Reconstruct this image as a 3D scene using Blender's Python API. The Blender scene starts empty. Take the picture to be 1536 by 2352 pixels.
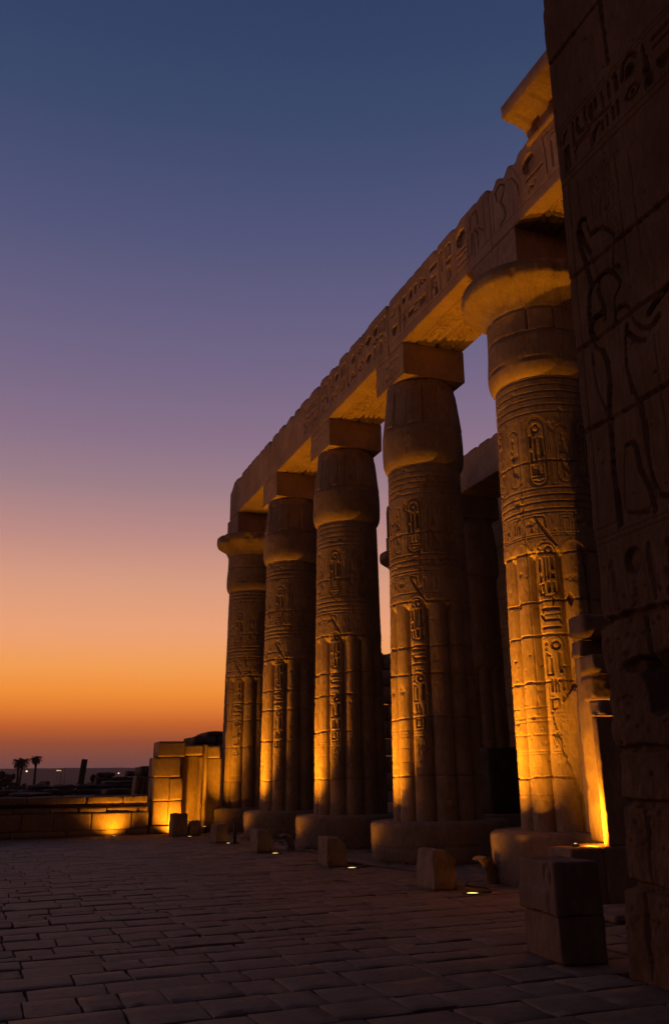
import bpy, math, random
import numpy as np
from mathutils import Matrix, Vector

sc = bpy.context.scene
R = math.radians

# ------------------------------------------------------------------ camera
CAM_H = 1.6
PSI, TH, ROLL, F = 0.3853, 0.3304, -0.0182, 2076.88
fw = Vector((math.sin(PSI)*math.cos(TH), math.cos(PSI)*math.cos(TH), math.sin(TH)))
r0 = Vector((math.cos(PSI), -math.sin(PSI), 0))
u0 = r0.cross(fw)
rt = r0*math.cos(ROLL)+u0*math.sin(ROLL)
up = u0*math.cos(ROLL)-r0*math.sin(ROLL)
cd = bpy.data.cameras.new('camera')
cam = bpy.data.objects.new('camera', cd)
sc.collection.objects.link(cam)
cam.matrix_world = Matrix(((rt.x, up.x, -fw.x, 0), (rt.y, up.y, -fw.y, 0), (rt.z, up.z, -fw.z, CAM_H), (0, 0, 0, 1)))
cd.sensor_fit = 'VERTICAL'
cd.sensor_height = 36
cd.lens = 36*F/2352
cd.shift_x = -44.35/2352
cd.shift_y = -93.13/2352
cd.clip_start = 0.1
cd.clip_end = 12000
sc.camera = cam

# ------------------------------------------------------------------ dusk sky
def s2l(c):
    return tuple(((v/255+0.055)/1.055)**2.4 if v > 10.3 else v/255/12.92 for v in c)
world = bpy.data.worlds.new('World')
sc.world = world
world.use_nodes = True
wn, wl = world.node_tree.nodes, world.node_tree.links
wn.clear()
wout = wn.new('ShaderNodeOutputWorld')
wbg = wn.new('ShaderNodeBackground')
tc = wn.new('ShaderNodeTexCoord')
sep = wn.new('ShaderNodeSeparateXYZ')
wl.new(tc.outputs['Generated'], sep.inputs[0])
mr = wn.new('ShaderNodeMapRange')
mr.inputs['From Min'].default_value = -0.02
mr.inputs['From Max'].default_value = 0.98
wl.new(sep.outputs['Z'], mr.inputs['Value'])
ramp = wn.new('ShaderNodeValToRGB')
SKY = [(-0.02, (40, 28, 34)), (-0.008, (60, 42, 48)), (0.0002, (104, 68, 78)), (0.0128, (116, 76, 78)), (0.0276, (136, 78, 66)), (0.0425, (160, 82, 50)), (0.0584, (202, 100, 42)), (0.0748, (234, 128, 48)), (0.0918, (249, 148, 56)), (0.1186, (250, 162, 86)), (0.1523, (242, 165, 118)), (0.2036, (220, 158, 130)), (0.2551, (190, 140, 134)), (0.3056, (158, 127, 136)), (0.3558, (138, 114, 137)), (0.4172, (118, 104, 134)), (0.4776, (102, 96, 130)), (0.5405, (84, 87, 123)), (0.5941, (72, 80, 116)), (0.6433, (60, 74, 108)), (0.7089, (50, 66, 101)), (0.98, (38, 42, 60))]
cr = ramp.color_ramp
while len(cr.elements) > 1:
    cr.elements.remove(cr.elements[-1])
for i, (z, c) in enumerate(SKY):
    e = cr.elements[0] if i == 0 else cr.elements.new(z+0.02)
    e.position = z+0.02
    e.color = (*s2l(c), 1)
wl.new(mr.outputs['Result'], ramp.inputs['Fac'])
# the glow sits over the sunset; the sky behind the camera is already night blue
nrm = wn.new('ShaderNodeVectorMath'); nrm.operation = 'DOT_PRODUCT'
nrm.inputs[1].default_value = (-0.05, 1.0, 0.0)
wl.new(tc.outputs['Generated'], nrm.inputs[0])
az = wn.new('ShaderNodeMapRange')
az.inputs['From Min'].default_value = -0.75
az.inputs['From Max'].default_value = 0.45
wl.new(nrm.outputs['Value'], az.inputs['Value'])
mix = wn.new('ShaderNodeMix'); mix.data_type = 'RGBA'
mix.inputs['A'].default_value = (0.007, 0.006, 0.008, 1)
wl.new(az.outputs['Result'], mix.inputs['Factor'])
wl.new(ramp.outputs['Color'], mix.inputs['B'])
wl.new(mix.outputs['Result'], wbg.inputs['Color'])
wbg.inputs['Strength'].default_value = 1.0
wl.new(wbg.outputs[0], wout.inputs[0])
sc.view_settings.view_transform = 'Standard'
sc.view_settings.look = 'None'
sc.view_settings.gamma = 1
sc.view_settings.use_curve_mapping = False
sc.view_settings.exposure = 0.0
sc.cycles.max_bounces = 5
sc.cycles.diffuse_bounces = 4

LAMP_COL = (1.0, 0.37, 0.012)
FLW = 2250   # floodlight power
LW = 1.0   # overall lamp power

# ------------------------------------------------------------------ helpers
C = sc.collection
def tag(o, label=None, cat=None, group=None, kind=None):
    if label: o['label'] = label
    if cat: o['category'] = cat
    if group: o['group'] = group
    if kind: o['kind'] = kind
    return o
def thing(name, loc, label, cat, group=None, rz=0):
    o = bpy.data.objects.new(name, None)
    o.location = loc
    o.rotation_euler.z = rz
    o.empty_display_size = 0.3
    C.objects.link(o)
    return tag(o, label, cat, group)
def link_mesh(name, me, mat, parent=None, smooth=True):
    if mat: me.materials.append(mat)
    if smooth and len(me.polygons):
        me.polygons.foreach_set('use_smooth', np.ones(len(me.polygons), bool))
    o = bpy.data.objects.new(name, me)
    C.objects.link(o)
    if parent is not None: o.parent = parent
    return o
def mesh_np(name, V, faces):
    me = bpy.data.meshes.new(name)
    V = np.asarray(V, np.float32)
    quads = np.asarray(faces[0], np.int32).reshape(-1, 4)
    extra = faces[1]
    me.vertices.add(len(V))
    me.vertices.foreach_set('co', V.ravel())
    nl = quads.size+sum(len(e) for e in extra)
    me.loops.add(nl)
    li = np.concatenate([quads.ravel()]+[np.asarray(e, np.int32) for e in extra]) if extra else quads.ravel()
    me.loops.foreach_set('vertex_index', li.astype(np.int32))
    me.polygons.add(len(quads)+len(extra))
    st = list(range(0, quads.size, 4)); p = quads.size
    for e in extra: st.append(p); p += len(e)
    me.polygons.foreach_set('loop_start', np.array(st, np.int32))
    me.update(calc_edges=True)
    me.validate()
    return me
def grid_faces(ni, nj, closed):
    """vertex index i*nj+j, j may wrap"""
    i = np.arange(ni-1)[:, None]
    j = np.arange(nj if closed else nj-1)[None, :]
    j2 = (j+1) % nj
    return np.stack([i*nj+j, i*nj+j2, (i+1)*nj+j2, (i+1)*nj+j], -1).reshape(-1, 4)
def loft(name, P, mat, parent=None, closed=True, caps=(True, True), flip=False, smooth=True):
    """P[i,j,3]: rings i, j round the ring"""
    ni, nj = P.shape[:2]
    q = grid_faces(ni, nj, closed)
    if flip: q = q[:, ::-1]
    ex = []
    if caps[0]:
        e = list(range(nj)); ex.append(e if flip else e[::-1])
    if caps[1]:
        e = list(range((ni-1)*nj, ni*nj)); ex.append(e[::-1] if flip else e)
    me = mesh_np(name, P.reshape(-1, 3), (q, ex))
    o = link_mesh(name, me, mat, parent, smooth)
    if caps[0] or caps[1]:
        n = len(me.polygons)
        for k in range(len(ex)): me.polygons[n-1-k].use_smooth = False
    return o

_rng = np.random.RandomState(7)
_T = _rng.rand(32, 32, 32).astype(np.float32)
def vnoise(x, y, z):
    x = np.asarray(x, np.float32); y = np.asarray(y, np.float32); z = np.asarray(z, np.float32)
    x, y, z = np.broadcast_arrays(x, y, z)
    xi = np.floor(x).astype(int); yi = np.floor(y).astype(int); zi = np.floor(z).astype(int)
    fx = x-xi; fy = y-yi; fz = z-zi
    fx = fx*fx*(3-2*fx); fy = fy*fy*(3-2*fy); fz = fz*fz*(3-2*fz)
    a = 0
    for dx in (0, 1):
        for dy in (0, 1):
            for dz in (0, 1):
                a = a + (fx if dx else 1-fx)*(fy if dy else 1-fy)*(fz if dz else 1-fz)*_T[(xi+dx) & 31, (yi+dy) & 31, (zi+dz) & 31]
    return a*2-1
def fbm(x, y, z, f=1.0, o=4, seed=0):
    s = 0; a = 1.0; t = 0
    for k in range(o):
        s = s+a*vnoise(np.asarray(x)*f+seed*3.7+k*11.3, np.asarray(y)*f+seed*5.1, np.asarray(z)*f+k*7.7)
        t += a; a *= 0.5; f *= 2.03
    return s/t

class Canvas:
    """carved relief on a regular grid: u to the viewer's right, v up (metres)"""
    def __init__(s, u, v):
        s.u, s.v = u, v
        s.H = np.zeros((len(v), len(u)), np.float32)
    def win(s, u0, u1, v0, v1):
        a, b = np.searchsorted(s.u, [u0, u1]); c, d = np.searchsorted(s.v, [v0, v1])
        if a >= b or c >= d: return None
        return slice(c, d), slice(a, b), s.u[a:b][None, :], s.v[c:d][:, None]
    def put(s, w, D):
        s.H[w[0], w[1]] = np.minimum(s.H[w[0], w[1]], -D)
    def line(s, pts, wd, d, closed=False):
        pts = list(pts)
        if closed: pts = pts+[pts[0]]
        for p, q in zip(pts[:-1], pts[1:]):
            w = s.win(min(p[0], q[0])-wd, max(p[0], q[0])+wd, min(p[1], q[1])-wd, max(p[1], q[1])+wd)
            if w is None: continue
            dx, dy = q[0]-p[0], q[1]-p[1]
            L = dx*dx+dy*dy+1e-12
            t = np.clip(((w[2]-p[0])*dx+(w[3]-p[1])*dy)/L, 0, 1)
            dist = np.hypot(w[2]-p[0]-t*dx, w[3]-p[1]-t*dy)
            s.put(w, d*np.clip((wd/2-dist)/(wd*0.16)+0.5, 0, 1))
    def fill(s, pts, d, soft=0.007):
        P = np.array(pts)
        w = s.win(P[:, 0].min(), P[:, 0].max(), P[:, 1].min(), P[:, 1].max())
        if w is None: return
        U, V = np.broadcast_arrays(w[2], w[3])
        ins = np.zeros(U.shape, bool); md = np.full(U.shape, 9.0)
        n = len(P)
        for i in range(n):
            x1, y1 = P[i]; x2, y2 = P[(i+1) % n]
            c = ((y1 > V) != (y2 > V)) & (U < (x2-x1)*(V-y1)/((y2-y1) or 1e-9)+x1)
            ins ^= c
            L = (x2-x1)**2+(y2-y1)**2+1e-12
            t = np.clip(((U-x1)*(x2-x1)+(V-y1)*(y2-y1))/L, 0, 1)
            md = np.minimum(md, np.hypot(U-x1-t*(x2-x1), V-y1-t*(y2-y1)))
        s.put(w, d*ins*np.clip(md/soft, 0, 1))
    def ell(s, x, y, rx, ry, d, ring=0, dome=False):
        w = s.win(x-rx*1.3, x+rx*1.3, y-ry*1.3, y+ry*1.3)
        if w is None: return
        q = np.hypot((w[2]-x)/rx, (w[3]-y)/ry)
        e = 0.009/min(rx, ry)
        if ring:
            D = np.clip((ring/min(rx, ry)/2-np.abs(q-1+ring/min(rx, ry)/2))/e+0.5, 0, 1)
        else:
            D = np.clip((1-q)/e, 0, 1)
            if dome: D = D*(0.45+0.55*q**2)
        s.put(w, d*D)
    def capsule(s, x0, x1, y0, y1, wd, d):
        r = (x1-x0)/2; xm = (x0+x1)/2
        pts = [(xm+r*math.cos(a), y1-r+r*math.sin(a)) for a in np.linspace(0, math.pi, 9)]
        pts += [(xm+r*math.cos(a), y0+r+r*math.sin(a)) for a in np.linspace(math.pi, 2*math.pi, 9)]
        s.line(pts, wd, d, True)

def glyph(c, k, x, y, w, h, d, lw):
    """one carved sign inside the box x,y,w,h"""
    P = lambda *a: [(x+w*p, y+h*q) for p, q in a]
    if k == 'reed': c.fill(P((.4, 0), (.6, 0), (.62, .3), (.8, .55), (.75, .85), (.55, 1), (.3, .85), (.38, .3)), d)
    elif k == 'bar': c.fill(P((.35, 0), (.65, 0), (.65, 1), (.35, 1)), d)
    elif k == 'bars': [c.fill(P((a, .05), (a+.16, .05), (a+.16, .95), (a, .95)), d) for a in (.08, .42, .76)]
    elif k == 'disc': c.ell(x+w/2, y+h/2, min(w, h)*.45, min(w, h)*.45, d*1.3, dome=True)
    elif k == 'ring': c.ell(x+w/2, y+h/2, min(w, h)*.45, min(w, h)*.45, d, ring=lw*1.2)
    elif k == 'water': c.line(P(*[(i/8, .5+.25*(-1)**i) for i in range(9)]), lw*.8, d)
    elif k == 'plank': c.fill(P((0, .3), (1, .3), (1, .7), (0, .7)), d)
    elif k == 'two': c.line(P((0, .75), (1, .75)), lw, d); c.line(P((0, .25), (1, .25)), lw, d)
    elif k == 'mouth': c.fill([(x+w*t, y+h*(.5+.35*math.sin(math.pi*t))) for t in np.linspace(0, 1, 9)]+[(x+w*t, y+h*(.5-.35*math.sin(math.pi*t))) for t in np.linspace(1, 0, 9)], d)
    elif k == 'basket': c.fill([(x+w*(.5-.5*math.cos(t)), y+h*(.8-.7*math.sin(t))) for t in np.linspace(0, math.pi, 10)], d)
    elif k == 'loaf': c.fill([(x+w*(.5-.4*math.cos(t)), y+h*(.15+.7*math.sin(t))) for t in np.linspace(0, math.pi, 10)], d)
    elif k == 'ankh':
        c.ell(x+w/2, y+h*.76, w*.26, h*.22, d, ring=lw); c.line(P((.5, .55), (.5, 0)), lw*1.2, d); c.line(P((.12, .5), (.88, .5)), lw*1.2, d)
    elif k == 'bird':
        c.fill(P((.1, .85), (.2, .97), (.38, .95), (.45, .75), (.75, .5), (1, .2), (.9, .15), (.62, .3), (.5, .28), (.48, .05), (.6, .02), (.6, 0), (.3, 0), (.4, .06), (.4, .3), (.22, .45), (.22, .78), (.05, .8)), d)
    elif k == 'owl':
        c.fill(P((.2, .95), (.5, 1), (.62, .8), (.8, .5), (.95, .1), (.8, .12), (.6, .25), (.55, 0), (.25, 0), (.35, .2), (.2, .4), (.15, .7)), d)
    elif k == 'seated':
        c.fill(P((.35, .98), (.55, 1), (.62, .82), (.55, .75), (.75, .62), (.8, .3), (.95, .2), (.95, 0), (.1, 0), (.1, .12), (.3, .22), (.15, .42), (.2, .5), (.4, .45), (.35, .68), (.45, .78), (.32, .85)), d)
    elif k == 'house': c.line(P((.1, 0), (.1, .9), (.9, .9), (.9, 0)), lw, d); c.line(P((.9, 0), (.6, 0)), lw, d)
    elif k == 'box': c.line(P((.08, .05), (.92, .05), (.92, .95), (.08, .95)), lw, d, True)
    elif k == 'snake': c.line(P((0, .3), (.15, .75), (.3, .7), (.35, .35), (.6, .3), (.75, .45), (1, .3)), lw, d)
    elif k == 'eye': c.line([(x+w*t, y+h*(.5+.35*math.sin(math.pi*t))) for t in np.linspace(0, 1, 8)]+[(x+w*t, y+h*(.5-.3*math.sin(math.pi*t))) for t in np.linspace(1, 0, 8)], lw*.8, d); c.ell(x+w/2, y+h/2, h*.15, h*.15, d)
    elif k == 'crook': c.line(P((.3, 0), (.3, .75), (.45, .97), (.7, .9), (.75, .7)), lw*1.2, d)
    elif k == 'arm': c.line(P((0, .35), (.7, .35), (.75, .8), (1, .8)), lw*1.2, d)
    elif k == 'cloth': c.line(P((.3, 0), (.3, 1), (.7, 1), (.7, .45)), lw*1.2, d)
    elif k == 'leg': c.line(P((.5, 1), (.5, .1), (.9, .05)), lw*1.4, d)
    elif k == 'jar': c.fill(P((.35, 1), (.65, 1), (.6, .8), (.8, .55), (.65, 0), (.35, 0), (.2, .55), (.4, .8)), d)
TALL = ['reed', 'bar', 'ankh', 'bird', 'owl', 'seated', 'crook', 'cloth', 'leg', 'jar', 'reed']
WIDE = ['water', 'plank', 'mouth', 'basket', 'snake', 'eye', 'arm', 'two', 'water']
SMALL = ['disc', 'loaf', 'ring', 'box', 'bars', 'house']
def glyph_band(c, u0, u1, v0, v1, seed, d=.03, lw=.02, cell=.5):
    """a running band of signs grouped in quadrats"""
    rr = random.Random(seed); u = u0; H = v1-v0
    while u < u1-.15*cell:
        m = rr.random(); w = H*cell*rr.uniform(.75, 1.15); w = min(w, u1-u)
        g = w*.1
        if m < .30:
            glyph(c, rr.choice(TALL), u+g, v0, w*.8, H, d, lw)
        elif m < .55:
            glyph(c, rr.choice(WIDE+SMALL), u+g, v0+H*.56, w*.85, H*.42, d, lw)
            glyph(c, rr.choice(WIDE), u+g, v0+H*.02, w*.85, H*.42, d, lw)
        elif m < .8:
            glyph(c, rr.choice(TALL), u+g*.5, v0, w*.45, H*.55, d, lw); glyph(c, rr.choice(TALL), u+w*.5, v0, w*.45, H*.55, d, lw)
            glyph(c, rr.choice(WIDE), u+g, v0+H*.62, w*.85, H*.34, d, lw)
        else:
            glyph(c, rr.choice(SMALL), u+g, v0+H*.66, w*.8, H*.32, d, lw)
            glyph(c, rr.choice(WIDE), u+g, v0+H*.40, w*.8, H*.2, d, lw)
            glyph(c, rr.choice(TALL), u+g, v0, w*.35, H*.36, d, lw); glyph(c, rr.choice(TALL), u+w*.5, v0, w*.35, H*.36, d, lw)
        u += w*1.05
def glyph_column(c, u0, u1, v0, v1, seed, d=.03, lw=.02):
    rr = random.Random(seed); v = v1; W = u1-u0
    while v > v0+.12*W:
        m = rr.random(); h = W*rr.uniform(.35, .6)
        if m < .35: h = W*rr.uniform(.2, .3)
        h = min(h, v-v0)
        if m < .35: glyph(c, rr.choice(WIDE), u0, v-h, W, h, d, lw)
        elif m < .75:
            n = rr.choice([2, 2, 3])
            for i in range(n): glyph(c, rr.choice(TALL), u0+W*i/n, v-h, W/n*.9, h, d, lw)
        else:
            glyph(c, rr.choice(SMALL), u0, v-h, W*.5, h, d, lw); glyph(c, rr.choice(TALL), u0+W*.55, v-h, W*.4, h, d, lw)
        v -= h*1.12
def seam(c, u0, u1, v, seed, wd=.03, d=.035, amp=.02, vert=False):
    """a wandering masonry joint with chipped lips"""
    n = max(8, int((u1-u0)/.05)); t = np.linspace(u0, u1, n)
    wv = v+amp*fbm(t, seed*1.7, 0.3, 1.6, 3, seed)
    p = [(b, a) for a, b in zip(t, wv)] if vert else list(zip(t, wv))
    rr = random.Random(seed*31+5)
    for a, b in zip(p[:-1], p[1:]):
        c.line([a, b], wd*rr.uniform(.6, 1.5), d*rr.uniform(.7, 1.2))
def pits(c, u0, u1, v0, v1, n, seed, rmax=.03, d=.02):
    rr = random.Random(seed)
    for _ in range(n):
        r = rmax*rr.uniform(.3, 1)**1.5
        c.ell(rr.uniform(u0, u1), rr.uniform(v0, v1), r*rr.uniform(.8, 1.8), r, d*rr.uniform(.5, 1))

# ------------------------------------------------------------------ materials
def mat_stone(name, c1, c2, scale=1.2, rough=.95, bump=.25, stain=None, fine=60):
    m = bpy.data.materials.new(name); m.use_nodes = True
    n, l = m.node_tree.nodes, m.node_tree.links
    b = n['Principled BSDF']; b.inputs['Roughness'].default_value = rough
    b.inputs['Specular IOR Level'].default_value = 0.15
    t = n.new('ShaderNodeTexCoord'); oi = n.new('ShaderNodeObjectInfo')
    add = n.new('ShaderNodeVectorMath'); add.operation = 'ADD'
    l.new(t.outputs['Object'], add.inputs[0])
    mul = n.new('ShaderNodeVectorMath'); mul.operation = 'SCALE'; mul.inputs['Scale'].default_value = 37
    cmb = n.new('ShaderNodeCombineXYZ')
    for k in 'XYZ': l.new(oi.outputs['Random'], cmb.inputs[k])
    l.new(cmb.outputs[0], mul.inputs[0]); l.new(mul.outputs[0], add.inputs[1])
    n1 = n.new('ShaderNodeTexNoise'); n1.inputs['Scale'].default_value = scale; n1.inputs['Detail'].default_value = 9; n1.inputs['Roughness'].default_value = .62
    l.new(add.outputs[0], n1.inputs['Vector'])
    r = n.new('ShaderNodeValToRGB'); r.color_ramp.elements[0].position = .32; r.color_ramp.elements[1].position = .7
    r.color_ramp.elements[0].color = (*c1, 1); r.color_ramp.elements[1].color = (*c2, 1)
    l.new(n1.outputs['Fac'], r.inputs['Fac'])
    n2 = n.new('ShaderNodeTexNoise'); n2.inputs['Scale'].default_value = 14; n2.inputs['Detail'].default_value = 8; n2.inputs['Roughness'].default_value = .7
    mp = n.new('ShaderNodeMapping'); mp.inputs['Scale'].default_value = (1, 1, .35)
    l.new(add.outputs[0], mp.inputs[0]); l.new(mp.outputs[0], n2.inputs['Vector'])
    r2 = n.new('ShaderNodeValToRGB'); r2.color_ramp.elements[0].position = .3; r2.color_ramp.elements[1].position = .62
    r2.color_ramp.elements[0].color = (.62, .60, .58, 1); r2.color_ramp.elements[1].color = (1, 1, 1, 1)
    l.new(n2.outputs['Fac'], r2.inputs['Fac'])
    mx = n.new('ShaderNodeMix'); mx.data_type = 'RGBA'; mx.blend_type = 'MULTIPLY'; mx.inputs['Factor'].default_value = .8
    l.new(r.outputs[0], mx.inputs['A']); l.new(r2.outputs[0], mx.inputs['B'])
    l.new(mx.outputs['Result'], b.inputs['Base Color'])
    n3 = n.new('ShaderNodeTexNoise'); n3.inputs['Scale'].default_value = fine; n3.inputs['Detail'].default_value = 6; n3.inputs['Roughness'].default_value = .65
    l.new(add.outputs[0], n3.inputs['Vector'])
    sm = n.new('ShaderNodeMath'); sm.operation = 'MULTIPLY_ADD'; sm.inputs[1].default_value = .5
    l.new(n3.outputs['Fac'], sm.inputs[0]); l.new(n2.outputs['Fac'], sm.inputs[2])
    bp = n.new('ShaderNodeBump'); bp.inputs['Strength'].default_value = bump; bp.inputs['Distance'].default_value = .03
    l.new(sm.outputs[0], bp.inputs['Height']); l.new(bp.outputs[0], b.inputs['Normal'])
    return m
M_SAND = mat_stone('sandstone', (.27, .18, .11), (.44, .31, .195), 1.3, bump=.5)
M_DRUM = mat_stone('base_sandstone', (.23, .165, .115), (.36, .26, .18), 1.5, bump=.5, fine=40)
M_ARCH = mat_stone('architrave_sandstone', (.36, .235, .16), (.52, .36, .25), 1.0, bump=.4)
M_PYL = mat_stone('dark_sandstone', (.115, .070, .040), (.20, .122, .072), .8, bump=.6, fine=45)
M_BLK = mat_stone('weathered_block', (.24, .17, .12), (.36, .26, .18), 2.5, bump=.45, fine=50)
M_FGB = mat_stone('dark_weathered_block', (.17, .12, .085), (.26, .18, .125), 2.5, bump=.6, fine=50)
M_DIM = mat_stone('darker_sandstone', (.11, .08, .06), (.19, .135, .10), 1.0, bump=.3)  # darker sandstone tone for inner architrave end, wall core and pillar
M_RUIN = mat_stone('mud_brick', (.12, .09, .075), (.24, .17, .13), .8, bump=.8, fine=12)
M_PAVE = mat_stone('paving_sandstone', (.19, .135, .092), (.31, .222, .152), 1.0, rough=.72, bump=.35, fine=35)
M_PAVE.node_tree.nodes['Principled BSDF'].inputs['Specular IOR Level'].default_value = .35
M_DIRT = mat_stone('packed_dirt', (.05, .036, .03), (.10, .072, .055), .7, bump=.6, fine=20)
M_GRAN = mat_stone('black_granite', (.02, .018, .018), (.05, .045, .042), 3, rough=.6, bump=.2)
M_HILL = mat_stone('desert_plateau', (.16, .12, .12), (.22, .16, .15), .004, bump=.0)
M_LEAF = mat_stone('palm_leaf', (.02, .028, .014), (.05, .06, .03), 2, bump=.1)
M_TRUNK = mat_stone('palm_trunk', (.05, .038, .03), (.10, .075, .055), 3, bump=.6)
def mat_emit(name, col, s):
    m = bpy.data.materials.new(name); m.use_nodes = True
    b = m.node_tree.nodes['Principled BSDF']
    b.inputs['Base Color'].default_value = (.02, .02, .02, 1)
    b.inputs['Emission Color'].default_value = (*col, 1); b.inputs['Emission Strength'].default_value = s
    return m
M_LENS = mat_emit('lit_lens', (1, .60, .15), 2.2)
M_CITY = mat_emit('town_light', (1, .72, .42), 1.6)
M_METAL = bpy.data.materials.new('lamp_metal'); M_METAL.use_nodes = True
M_METAL.node_tree.nodes['Principled BSDF'].inputs['Base Color'].default_value = (.06, .055, .05, 1)
M_METAL.node_tree.nodes['Principled BSDF'].inputs['Metallic'].default_value = .8
M_METAL.node_tree.nodes['Principled BSDF'].inputs['Roughness'].default_value = .45

# ------------------------------------------------------------------ stone builders
def rock(name, size, mat, parent=None, loc=(0, 0, 0), rz=0, seed=0, bev=.04, amp=.02, res=.06, taper=(1, 1), chamfer=None, carve=None, f=2.5, tilt=(0, 0)):
    """a hewn block: rounded box standing on z=0 of its frame, worn surface"""
    sx, sy, sz = size
    nx, ny, nz = [max(3, min(60, int(round(s/res))+1)) for s in size]
    V = {}; verts = []; quads = []
    def idx(i, j, k):
        if (i, j, k) not in V:
            V[(i, j, k)] = len(verts); verts.append((i/(nx-1), j/(ny-1), k/(nz-1)))
        return V[(i, j, k)]
    for k in range(nz-1):
        for j in range(ny-1):
            quads.append((idx(0, j+1, k), idx(0, j, k), idx(0, j, k+1), idx(0, j+1, k+1)))
            quads.append((idx(nx-1, j, k), idx(nx-1, j+1, k), idx(nx-1, j+1, k+1), idx(nx-1, j, k+1)))
        for i in range(nx-1):
            quads.append((idx(i, 0, k), idx(i+1, 0, k), idx(i+1, 0, k+1), idx(i, 0, k+1)))
            quads.append((idx(i+1, ny-1, k), idx(i, ny-1, k), idx(i, ny-1, k+1), idx(i+1, ny-1, k+1)))
    for i in range(nx-1):
        for j in range(ny-1):
            quads.append((idx(i, j+1, 0), idx(i+1, j+1, 0), idx(i+1, j, 0), idx(i, j, 0)))
            quads.append((idx(i, j, nz-1), idx(i+1, j, nz-1), idx(i+1, j+1, nz-1), idx(i, j+1, nz-1)))
    P = np.array(verts)*np.array(size)-np.array([sx/2, sy/2, 0])
    hb = np.array([sx/2, sy/2, sz/2]); Q = P-np.array([0, 0, sz/2])
    b = min(bev, min(size)*.45)
    inner = np.clip(Q, -(hb-b), hb-b); dv = Q-inner
    ln = np.linalg.norm(dv, axis=1, keepdims=True)
    N = dv/np.maximum(ln, 1e-9)
    Q = inner+N*b*(ln > 0)
    P = Q+np.array([0, 0, sz/2])
    tt = (P[:, 2:3]/sz)
    P[:, 0:1] *= 1+(taper[0]-1)*tt; P[:, 1:2] *= 1+(taper[1]-1)*tt
    if chamfer:   # (nx, nz, d): shave the corner with a plane
        cx_, cz_, dd = chamfer
        nn = np.array([cx_, 0, cz_]); nn = nn/np.linalg.norm(nn)
        over = P@nn-dd
        P = P-np.maximum(over, 0)[:, None]*nn
    D = fbm(P[:, 0], P[:, 1], P[:, 2], f, 4, seed+1)*amp
    chip = np.maximum(0, fbm(P[:, 0], P[:, 1], P[:, 2], f*2.2, 2, seed+9)-.25)*amp*3
    edge = (np.abs(dv) > 1e-6).sum(1) >= 2
    P = P+N*(D-chip*(.35+edge))[:, None]
    if carve is not None: P = carve(P, N)
    low = P[:, 2] < .002
    P[low & (P[:, 2] < 0), 2] = 0
    P[:, 0] += tilt[0]*P[:, 2]; P[:, 1] += tilt[1]*P[:, 2]
    cs, sn = math.cos(rz), math.sin(rz)
    P = np.stack([P[:, 0]*cs-P[:, 1]*sn, P[:, 0]*sn+P[:, 1]*cs, P[:, 2]], 1)+np.array(loc)
    me = mesh_np(name, P, (np.array(quads), []))
    return link_mesh(name, me, mat, parent, smooth=res > .045)

def beam(name, x0, x1, y0, y1, z0, z1, mat, parent, res=.03, seed=0, top_fn=None, front=None, soffit=None, yres=None, rnd=.03, amp=.012, origin=(0, 0, 0)):
    """a long block along Y whose face on -x and soffit carry reliefs"""
    yres = yres or res
    ny = int((y1-y0)/yres)+2
    Y = np.linspace(y0, y1, ny)
    nf = int((z1-z0)/res)+2; ns = int((x1-x0)/res)+2; nc = 12
    per = []   # (x, z, nx, nz, kind)
    for z in np.linspace(z1-rnd, z0+rnd, nf): per.append((x0, z, -1, 0, 0))
    for a in (22, 45, 67): per.append((x0+rnd-rnd*math.cos(R(a)), z0+rnd-rnd*math.sin(R(a)), -math.cos(R(a)), -math.sin(R(a)), 9))
    for x in np.linspace(x0+rnd, x1-rnd, ns): per.append((x, z0, 0, -1, 1))
    for z in np.linspace(z0+rnd, z1-rnd, nc): per.append((x1, z, 1, 0, 2))
    for x in np.linspace(x1-rnd, x0+rnd, nc): per.append((x, z1, 0, 1, 3))
    per = np.array(per)
    cvf = Canvas(-Y[::-1], np.linspace(z0+rnd, z1-rnd, nf))
    if front: front(cvf)
    cvs = Canvas(np.linspace(x0+rnd, x1-rnd, ns), Y)
    if soffit: soffit(cvs)
    D = np.zeros((ny, len(per)), np.float32)
    D[:, :nf] = cvf.H[::-1, ::-1].T
    D[:, nf+3:nf+3+ns] = cvs.H
    X = np.repeat(per[None, :, 0], ny, 0); Z = np.repeat(per[None, :, 1], ny, 0); YY = np.repeat(Y[:, None], len(per), 1)
    if top_fn is not None:
        cut = top_fn(Y)[:, None]
        f = np.clip((Z-(z1-.45))/.45, 0, 1)
        Z = Z-cut*f
        X = X+np.where(per[None, :, 0] < (x0+x1)/2, 1, -1)*cut*.35*f**4
    D = D+fbm(X, YY, Z, 1.3, 5, seed)*amp
    P = np.stack([X+D*per[None, :, 2], YY, Z+D*per[None, :, 3]], -1)-np.array(origin)
    # pull the two ends in a little so the edges read as worn
    for k, a in ((0, .02), (-1, -.02)):
        cen = P[k].mean(0); P[k] = cen+(P[k]-cen)*.985
    return loft(name, P, mat, parent, closed=True, caps=(True, True), flip=True, smooth=res > .02)

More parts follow.
